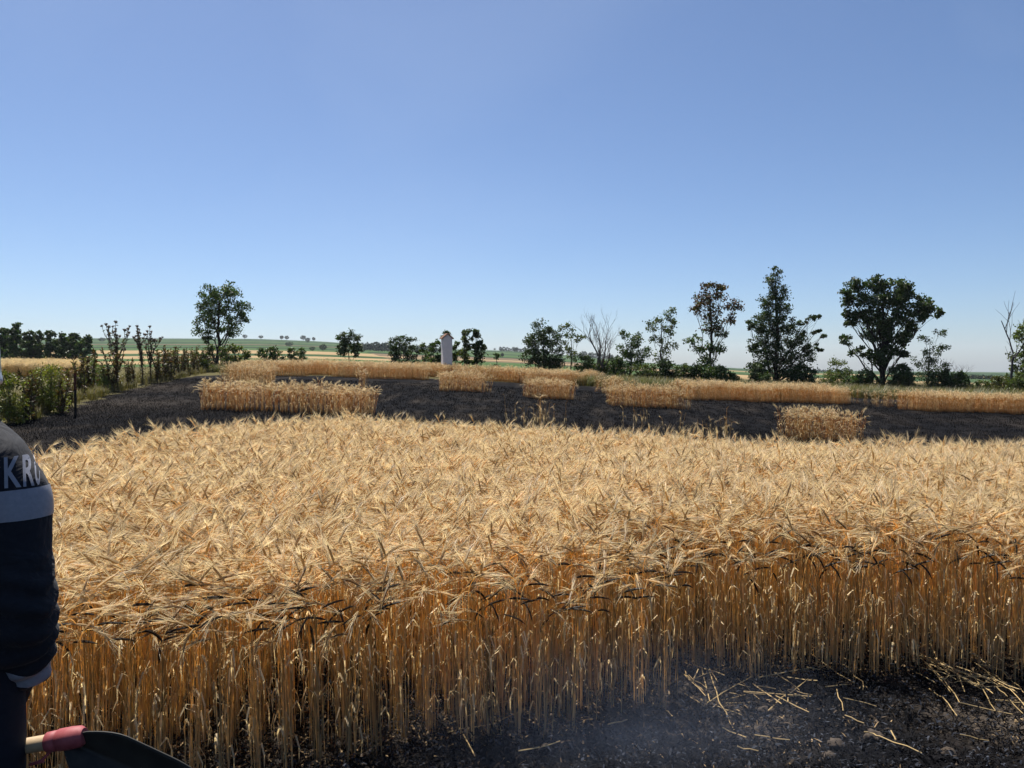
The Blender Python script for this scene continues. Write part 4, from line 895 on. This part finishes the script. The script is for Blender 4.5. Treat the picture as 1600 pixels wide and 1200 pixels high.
# ------------------------------------------------------------ firefighter with shovel
def ring(c, ax, bx, ra, rb, n=28, pw=2.0):
    t = np.arange(n) / n * 2 * math.pi; ct, st = np.cos(t), np.sin(t)
    u = np.sign(ct) * np.abs(ct) ** (2 / pw); v = np.sign(st) * np.abs(st) ** (2 / pw)
    return np.asarray(c) + u[:, None] * np.asarray(ax) * ra + v[:, None] * np.asarray(bx) * rb
def loft(bm, rings):
    vs_ = [[bm.verts.new(p) for p in r] for r in rings]; n = len(rings[0])
    for a, b in zip(vs_[:-1], vs_[1:]):
        for k in range(n): bm.faces.new((a[k], a[(k + 1) % n], b[(k + 1) % n], b[k]))
    bm.faces.new(vs_[0][::-1]); bm.faces.new(vs_[-1])
def limb(bm, pts, rad, n=20):
    pts = np.asarray(pts, float); q = np.linspace(0, len(pts) - 1, (len(pts) - 1) * 4 + 1)
    def cr(P_, t):                    # Catmull-Rom through the joints
        i = min(int(t), len(P_) - 2); f = t - i; p0 = P_[max(i - 1, 0)]; p1 = P_[i]; p2 = P_[i + 1]; p3 = P_[min(i + 2, len(P_) - 1)]
        return .5 * (2 * p1 + (p2 - p0) * f + (2 * p0 - 5 * p1 + 4 * p2 - p3) * f * f + (3 * p1 - p0 - 3 * p2 + p3) * f ** 3)
    rad = np.asarray(rad, float); pp = np.array([cr(pts, t) for t in q]); rr = np.array([cr(rad[:, None], t)[0] for t in q])
    d = np.gradient(pp, axis=0); d /= np.linalg.norm(d, axis=1)[:, None]
    ref = np.array((0, 1, 0.01)) if abs(d[:, 1]).max() < .9 else np.array((0, 0, 1.)); rs = []
    for p, t, r in zip(pp, d, rr):
        a = np.cross(t, ref); a /= np.linalg.norm(a); b = np.cross(t, a); rs.append(ring(p, a, b, r, r, n))
    loft(bm, rs)
def union(bm, name, vox, smooth=6):
    bmesh.ops.recalc_face_normals(bm, faces=bm.faces[:])
    me = bpy.data.meshes.new(name); bm.to_mesh(me); bm.free()
    o = bpy.data.objects.new(name + '_tmp', me); col.objects.link(o)
    r = o.modifiers.new('r', 'REMESH'); r.mode = 'VOXEL'; r.voxel_size = vox
    s = o.modifiers.new('s', 'SMOOTH'); s.iterations = smooth; s.factor = .5
    dg = bpy.context.evaluated_depsgraph_get(); dg.update()
    res = bpy.data.meshes.new_from_object(o.evaluated_get(dg)); res.name = name
    bpy.data.objects.remove(o); bpy.data.meshes.remove(me)
    for p in res.polygons: p.use_smooth = True
    return res
def link(name, me, m, parent=None):
    if not me.materials: me.materials.append(m)
    o = bpy.data.objects.new(name, me); col.objects.link(o)
    if parent: o.parent = parent; o.matrix_parent_inverse = parent.matrix_world.inverted()
    return o
BX, BY = -1.455, 2.0
m_skin = noise_mat('skin', (0.42, 0.24, 0.17), (0.48, 0.28, 0.20), 30, .55, .1)
m_jack = noise_mat('navy_cloth', (0.006, 0.007, 0.012), (0.010, 0.012, 0.018), 60, .85, .25, dist=.003)
m_jack.node_tree.nodes['Principled BSDF'].inputs['Sheen Weight'].default_value = .04
_t = m_jack.node_tree; _n = _t.nodes.new('ShaderNodeTexNoise'); _n.inputs['Scale'].default_value = 9; _n.inputs['Detail'].default_value = 4; _n.inputs['Distortion'].default_value = 1.2
_b = _t.nodes.new('ShaderNodeBump'); _b.inputs['Strength'].default_value = .6; _b.inputs['Distance'].default_value = .03
_t.links.new(_t.nodes['Texture Coordinate'].outputs['Object'], _n.inputs['Vector']); _t.links.new(_n.outputs['Fac'], _b.inputs['Height'])
_t.links.new(_t.nodes['Bump'].outputs[0], _b.inputs['Normal']); _t.links.new(_b.outputs[0], _t.nodes['Principled BSDF'].inputs['Normal'])
m_trou = noise_mat('navy_trousers', (0.005, 0.007, 0.013), (0.008, 0.011, 0.019), 60, .85, .25, dist=.003)
m_refl = noise_mat('reflective_tape', (0.20, 0.205, 0.24), (0.25, 0.255, 0.29), 90, .45, .15, dist=.001)
m_glove = noise_mat('black_leather', (0.008, 0.008, 0.009), (0.016, 0.016, 0.017), 60, .6, .3, dist=.002)
m_helm = noise_mat('helmet_shell', (0.30, 0.34, 0.40), (0.36, 0.40, 0.46), 6, .35, .02)
m_boot = noise_mat('boot_leather', (0.010, 0.010, 0.010), (0.02, 0.019, 0.018), 40, .6, .3, dist=.003)
m_hair = noise_mat('hair', (0.03, 0.02, 0.014), (0.05, 0.034, 0.022), 90, .7, .5, dist=.003)
ARM_R = [(BX + .13, BY, 1.435), (-1.268, BY - .005, 1.39), (-1.246, 1.98, 1.29), (-1.222, 1.96, 1.13), (-1.252, 2.01, 1.00), (-1.295, 2.06, .90)]
ARM_L = [(BX - .13, BY, 1.435), (-1.642, BY - .005, 1.39), (-1.665, 1.98, 1.29), (-1.69, 1.97, 1.13), (-1.705, 2.02, .99), (-1.715, 2.06, .87)]
X_, Y_ = np.array((1., 0, 0)), np.array((0, 1., 0))
def torso(bm, rows): loft(bm, [ring((BX, BY + dy, z), X_, Y_, rx, ry, 36, 2.4) for z, rx, ry, dy in rows])
# body (one continuous skin under the clothes)
bm = bmesh.new()
torso(bm, [(.88, .15, .11, 0), (1.0, .155, .115, 0), (1.2, .15, .11, 0), (1.38, .165, .115, 0), (1.48, .15, .095, 0), (1.54, .08, .07, 0), (1.60, .06, .062, .01), (1.66, .058, .062, .02)])
loft(bm, [ring((BX, BY + .03 + dy, z), X_, Y_, rx, ry, 28) for z, rx, ry, dy in ((1.61, .03, .04, .04), (1.635, .052, .065, .025), (1.67, .066, .085, .01), (1.72, .074, .095, 0), (1.77, .076, .098, -.005), (1.81, .068, .088, -.008), (1.835, .045, .06, -.01), (1.845, .015, .02, -.01))])
limb(bm, [(BX, BY + .115, 1.735), (BX, BY + .138, 1.71), (BX, BY + .12, 1.692)], [.008, .014, .011], 10)     # nose
for s in (-1, 1):
    limb(bm, [(BX + s * .074, BY + .02, 1.70), (BX + s * .083, BY + .015, 1.725), (BX + s * .076, BY + .02, 1.75)], [.008, .014, .009], 10)   # ears
    limb(bm, [(BX + s * .09, BY, .95), (BX + s * .10, BY - .005, .72), (BX + s * .10, BY, .49), (BX + s * .10, BY + .0, .28), (BX + s * .10, BY + .01, .06)], [.085, .075, .055, .05, .038])
for arm in (ARM_R, ARM_L): limb(bm, arm, [.055, .052, .046, .04, .036, .03])
person = link('person', union(bm, 'person', .010, 4), m_skin)
tag(person, 'firefighter in navy jacket with grey reflective bands, back turned, holding a shovel', 'person')
m_eye = noise_mat('eye', (.5, .5, .5), (.05, .04, .03), 80, .2, 0)
for s in (-1, 1):
    fe = MB(); fe.tube([(BX + s * .03, BY + .117, 1.728), (BX + s * .03, BY + .126, 1.728), (BX + s * .03, BY + .130, 1.728)], [.012, .011, .004], 8, (1, 1, 1)); link('eye', fe.mesh('eye', True), m_eye, person)
fm = MB(); fm.tube([(BX - .026, BY + .117, 1.668), (BX, BY + .125, 1.666), (BX + .026, BY + .117, 1.668)], [.003, .006, .003], 6, (1, 1, 1)); link('mouth', fm.mesh('mouth', True), noise_mat('lip', (.34, .13, .11), (.4, .16, .13), 20, .5, 0), person)
bm = bmesh.new(); loft(bm, [ring((BX, BY + .015 - .01, z), X_, Y_, rx, ry, 24) for z, rx, ry in ((1.665, .055, .07), (1.70, .078, .094), (1.76, .083, .1), (1.82, .072, .09), (1.855, .03, .04))])
link('hair', union(bm, 'hair', .012, 3), m_hair, person)
# jacket
bm = bmesh.new()
torso(bm, [(.965, .205, .160, 0), (.985, .218, .170, 0), (1.06, .216, .168, -.005), (1.2, .205, .160, -.01), (1.32, .205, .160, -.012), (1.40, .222, .150, -.012), (1.45, .228, .140, -.010), (1.49, .218, .128, -.008), (1.52, .198, .118, -.005), (1.548, .165, .108, 0), (1.572, .13, .098, .005), (1.60, .098, .09, .01), (1.645, .083, .085, .015), (1.655, .078, .08, .015)])
for arm in (ARM_R, ARM_L): limb(bm, arm, [.088, .084, .077, .074, .066, .060], 24)
for z, a, s in ((1.17, .4, 1), (1.09, -.3, -1), (1.25, .2, -1)):       # soft folds on the back
    limb(bm, [(BX - .15, BY - .150, z + .02 * s), (BX, BY - .158, z - .01), (BX + .14, BY - .150, z + .03 * a)], [.012, .022, .012], 10)
jm = union(bm, 'jacket', .011, 9)
v = np.zeros(len(jm.vertices) * 3); jm.vertices.foreach_get('co', v); v = v.reshape(-1, 3); nn = np.zeros(len(v) * 3); jm.vertices.foreach_get('normal', nn); nn = nn.reshape(-1, 3)
amp = (fbm(v[:, 0] * 7 + v[:, 1] * 6, v[:, 2] * 5 + v[:, 1] * 4, 3, 61) - .45) * .022 * sstep(1.40, 1.25, v[:, 2]).clip(.25, 1)
arm_w = sstep(-1.30, -1.24, v[:, 0]); amp += arm_w * .006 * np.sin(v[:, 2] * 95 + 3 * np.sin(v[:, 1] * 30)) * sstep(1.28, 1.16, v[:, 2])
v += nn * amp[:, None]; jm.vertices.foreach_set('co', v.ravel()); jm.update()
jacket = link('jacket', jm, m_jack, person)
def band(cuts, name, off=.0022):
    """strip of tape cut out of the jacket's own surface between two planes and lifted off it"""
    b = bmesh.new(); b.from_mesh(jm)
    for co, no in cuts:
        bmesh.ops.bisect_plane(b, geom=b.verts[:] + b.edges[:] + b.faces[:], plane_co=co, plane_no=no, clear_outer=True)
    b.normal_update()
    for q in b.verts: q.co += q.normal * off
    me = bpy.data.meshes.new(name); b.to_mesh(me); b.free()
    for p in me.polygons: p.use_smooth = True
    return link(name, me, m_refl, jacket)
band([((BX + .15, 0, 1.408), (-.04, 0, 1)), ((BX + .15, 0, 1.333), (.04, 0, -1))], 'reflective_band')   # planes tilt a little, as the tape does
for a in (ARM_R, ARM_L):
    d = Vector(a[5]) - Vector(a[4]); d.normalize(); e = Vector(a[5]) - d * .035; e2 = Vector(a[5]) - d * .085
    sgn = 1 if a is ARM_R else -1
    band([(e, d), (e2, -d), ((BX + sgn * .02, 0, 0), (-sgn, 0, 0)), ((0, 0, 1.02), (0, 0, 1)), (Vector(a[5]) + Vector((-sgn * .075, 0, 0)), (-sgn, 0, .35))], 'cuff_band')
# printed letters, wrapped round the shoulder blade by arc length
dg = bpy.context.evaluated_depsgraph_get(); tree_ = BVHTree.FromPolygons([tuple(p) for p in v], [tuple(p.vertices) for p in jm.polygons])
LD = Vector((-.55, .835, 0)); LE = Vector((.835, .55, 0))          # letters lie round the right shoulder blade
def back(s, z):
    h = tree_.ray_cast(Vector((BX, BY, z)) + LE * s - LD * 1.2, LD)
    return h[0]
zc = 1.455; ss = np.linspace(-.1, .26, 240); hp = [back(s, zc) for s in ss]
ok = [k for k, h in enumerate(hp) if h is not None]; xs = ss[ok]; hp = np.array([hp[k] for k in ok]); arc = np.concatenate([[0], np.cumsum(np.linalg.norm(np.diff(hp, axis=0), axis=1))])
hpx = 800 + F * hp[:, 0] / hp[:, 1]; arc0 = float(np.interp(4, hpx, arc)); arc1 = float(np.interp(60, hpx, arc)); AL = arc1 - arc0
cu = bpy.data.curves.new('t', 'FONT'); u0 = 0
def letter(ch, u0, wd):
    cu = bpy.data.curves.new('t', 'FONT'); cu.body = ch; cu.offset = .022; cu.resolution_u = 6
    o = bpy.data.objects.new('t', cu); col.objects.link(o); dg = bpy.context.evaluated_depsgraph_get(); dg.update()
    me = bpy.data.meshes.new_from_object(o.evaluated_get(dg)); bpy.data.objects.remove(o)
    b = bmesh.new(); b.from_mesh(me); bpy.data.meshes.remove(me)
    bmesh.ops.triangulate(b, faces=b.faces[:])
    for _ in range(3): bmesh.ops.subdivide_edges(b, edges=[e for e in b.edges if e.calc_length() > .12], cuts=1); bmesh.ops.triangulate(b, faces=b.faces[:])
    x0 = min(q.co.x for q in b.verts); x1 = max(q.co.x for q in b.verts); y0 = min(q.co.y for q in b.verts); y1 = max(q.co.y for q in b.verts)
    for q in b.verts:
        s = arc0 + u0 + (q.co.x - x0) / (x1 - x0) * wd; z = 1.418 + (q.co.y - y0) / (y1 - y0) * .074
        x = float(np.interp(s, arc, xs)); h = back(x, z)
        q.co = (h if h is not None else Vector((BX, BY, z)) + LE * x) - LD * .0028
    me = bpy.data.meshes.new('printed_letter'); b.to_mesh(me); b.free()
    link('printed_letter', me, m_refl, jacket)
bpy.data.curves.remove(cu)
letter('K', 0, AL * .36); letter('R', AL * .40, AL * .29); letter('U', AL * .72, AL * .28)
# trousers, boots
bm = bmesh.new()
loft(bm, [ring((BX, BY, z), X_, Y_, rx, ry, 30, 2.3) for z, rx, ry in ((.84, .17, .13), (.92, .185, .14), (1.0, .18, .135), (1.04, .17, .13))])
for s in (-1, 1): limb(bm, [(BX + s * .09, BY, .93), (BX + s * .095, BY + .005, .72), (BX + s * .105, BY, .49), (BX + s * .11, BY, .27), (BX + s * .11, BY + .01, .09)], [.102, .094, .082, .08, .078])
link('trousers', union(bm, 'trousers', .012, 6), m_trou, person)
for s in (-1, 1):
    bm = bmesh.new(); x = BX + s * .11
    limb(bm, [(x, BY + .01, .26), (x, BY + .01, .14), (x, BY + .015, .05)], [.058, .056, .055]); loft(bm, [ring((x + s * .01 * t, BY - .06 + .29 * t, h / 2), X_, np.array((0, 0, 1.)), wd, h / 2, 16, 3) for t, h, wd in ((0, .07, .03), (.1, .09, .042), (.35, .10, .046), (.65, .085, .05), (.88, .07, .044), (1, .04, .02))])
    link('boot', union(bm, 'boot', .010, 3), m_boot, person)
# helmet
bm = bmesh.new(); loft(bm, [ring((BX, BY + .02 + dy, z), X_, Y_, rx, ry, 36) for z, rx, ry, dy in ((1.665, .116, .15, -.01), (1.675, .121, .158, -.01), (1.685, .119, .154, -.01), (1.70, .112, .142, 0), (1.76, .112, .138, 0), (1.81, .105, .125, 0), (1.85, .078, .095, 0), (1.875, .04, .05, 0), (1.882, .01, .012, 0))])
hel = link('helmet', union(bm, 'helmet', .008, 3), m_helm, person)
r = MB(); r.tube([(BX, BY - .10, 1.80), (BX, BY - .06, 1.872), (BX, BY + .02, 1.895), (BX, BY + .1, 1.872), (BX, BY + .14, 1.80)], [.008, .011, .012, .011, .008], 8, (1, 1, 1)); link('helmet_ridge', r.mesh('helmet_ridge', True), m_helm, hel)
# shovel: handle runs left to right through both hands
A_ = P(112, 1153, 2.05); D_ = np.array((-.984, 0.0, -.175)); D_ /= np.linalg.norm(D_)
def on_shaft(x): return A_ + D_ * ((x - A_[0]) / D_[0])
shovel = empty('shovel', on_shaft(-1.70)); tag(shovel, 'shovel with wooden shaft, red socket and dark blade in the firefighter\'s hands', 'shovel')
m_wood = noise_mat('ash_wood', (0.34, 0.24, 0.14), (0.46, 0.34, 0.21), 30, .6, .2, dist=.002); m_red = noise_mat('red_paint', (0.20, 0.035, 0.042), (0.34, 0.085, 0.09), 25, .6, .2, dist=.002); m_blade = noise_mat('dark_steel', (0.008, 0.008, 0.007), (0.026, 0.023, 0.018), 18, .6, .3, dist=.002)
def spart(mb, nm, m):
    o = mb.build(nm, m, shovel, True, origin=np.array(shovel.location)); return o
s1 = MB(); s1.tube([on_shaft(x) for x in (-2.32, -2.3, -1.9, -1.5, -1.2)], [.012, .0185, .019, .0195, .020], 14, (1, 1, 1)); spart(s1, 'shaft', m_wood)
s2 = MB(); s2.tube([on_shaft(x) for x in (-1.225, -1.222, -1.196, -1.193)], [.021, .0255, .0265, .022], 16, (1, 1, 1)); sock = spart(s2, 'socket_ring', m_red)
s2 = MB(); s2.tube([on_shaft(x) for x in (-1.193, -1.19, -1.16, -1.135, -1.125)], [.024, .0285, .029, .027, .02], 16, (1, 1, 1)); sock2 = spart(s2, 'socket', m_red)
s2 = MB(); q = on_shaft(-1.245) + np.array((0, -.01, -.045)); s2.tube([q - (.02, 0, .006), q + (.015, 0, .004)], [.004, .0055], 8, (1, 1, 1)); s2.tube([q + (.01, 0, .003), q + (.035, .005, .03)], [.004, .004], 6, (1, 1, 1)); spart(s2, 'socket_tab', m_red)
nv, nu = 15, 22; V = []; AX = P(112 + 260 * .914, 1160 + 260 * .407, 2.03) - P(112, 1160, 2.05); WV = np.array((.41 * .080, .02, .91 * .080)); O_ = P(104, 1158, 2.05)
for iu in range(nu):
    s_ = iu / (nu - 1); w_ = (sstep(-.10, .10, np.array(s_)) * .35 + .65 * sstep(0, .35, np.array(s_)) ** .6) * (1 - .10 * s_) * (1 if s_ < .62 else math.sqrt(max(1e-4, 1 - ((s_ - .62) / .38) ** 2.2)))
    for iv in range(nv):
        t_ = iv / (nv - 1) * 2 - 1; N_ = np.cross(AX, WV); N_ /= np.linalg.norm(N_)
        V.append(O_ + AX * s_ + WV * t_ * w_ + N_ * (.028 * (t_ * t_) * w_ - .012 * math.exp(-(t_ / .18) ** 2) * (1 - s_)))
bm = bmesh.new(); vv = [bm.verts.new(p - np.array(shovel.location)) for p in V]
for iu in range(nu - 1):
    for iv in range(nv - 1): bm.faces.new((vv[iu * nv + iv], vv[iu * nv + iv + 1], vv[(iu + 1) * nv + iv + 1], vv[(iu + 1) * nv + iv]))
bmesh.ops.recalc_face_normals(bm, faces=bm.faces[:]); me = bpy.data.meshes.new('blade'); bm.to_mesh(me); bm.free(); me.materials.append(m_blade)
for p in me.polygons: p.use_smooth = True
bo = bpy.data.objects.new('blade', me); col.objects.link(bo); bo.parent = shovel; so = bo.modifiers.new('s', 'SOLIDIFY'); so.thickness = .0035
# gloved hands closed round the shaft
for arm, gx in ((ARM_R, -1.36), (ARM_L, -1.73)):
    bm = bmesh.new(); wr = np.array(arm[5]); g = on_shaft(gx); kn = g + np.array((0, -.005, .045))
    limb(bm, [wr + (wr - np.array(arm[4])) * -.15, wr, wr * .35 + kn * .65, kn], [.040, .036, .040, .030], 14)
    for k in range(4):
        o = D_ * ((k - 1.5) * .021); b = kn + o + np.array((0, -.012, 0)); L_ = (.9, 1.0, .96, .8)[k]
        limb(bm, [b, g + o + np.array((0, -.034, .012)), g + o + np.array((0, -.026, -.022 * L_)), g + o + np.array((0, .004, -.032 * L_)), g + o + np.array((0, .026 * L_, -.018))], [.0115, .011, .0105, .010, .008], 10)
    limb(bm, [wr * .55 + kn * .45 + np.array((.012, .02, 0)), g + np.array((.03, .03, .022)), g + np.array((.022, .034, -.004)), g + np.array((.012, .022, -.024))], [.016, .013, .0115, .009], 10)
    link('glove', union(bm, 'glove', .0045, 2), m_glove, person)
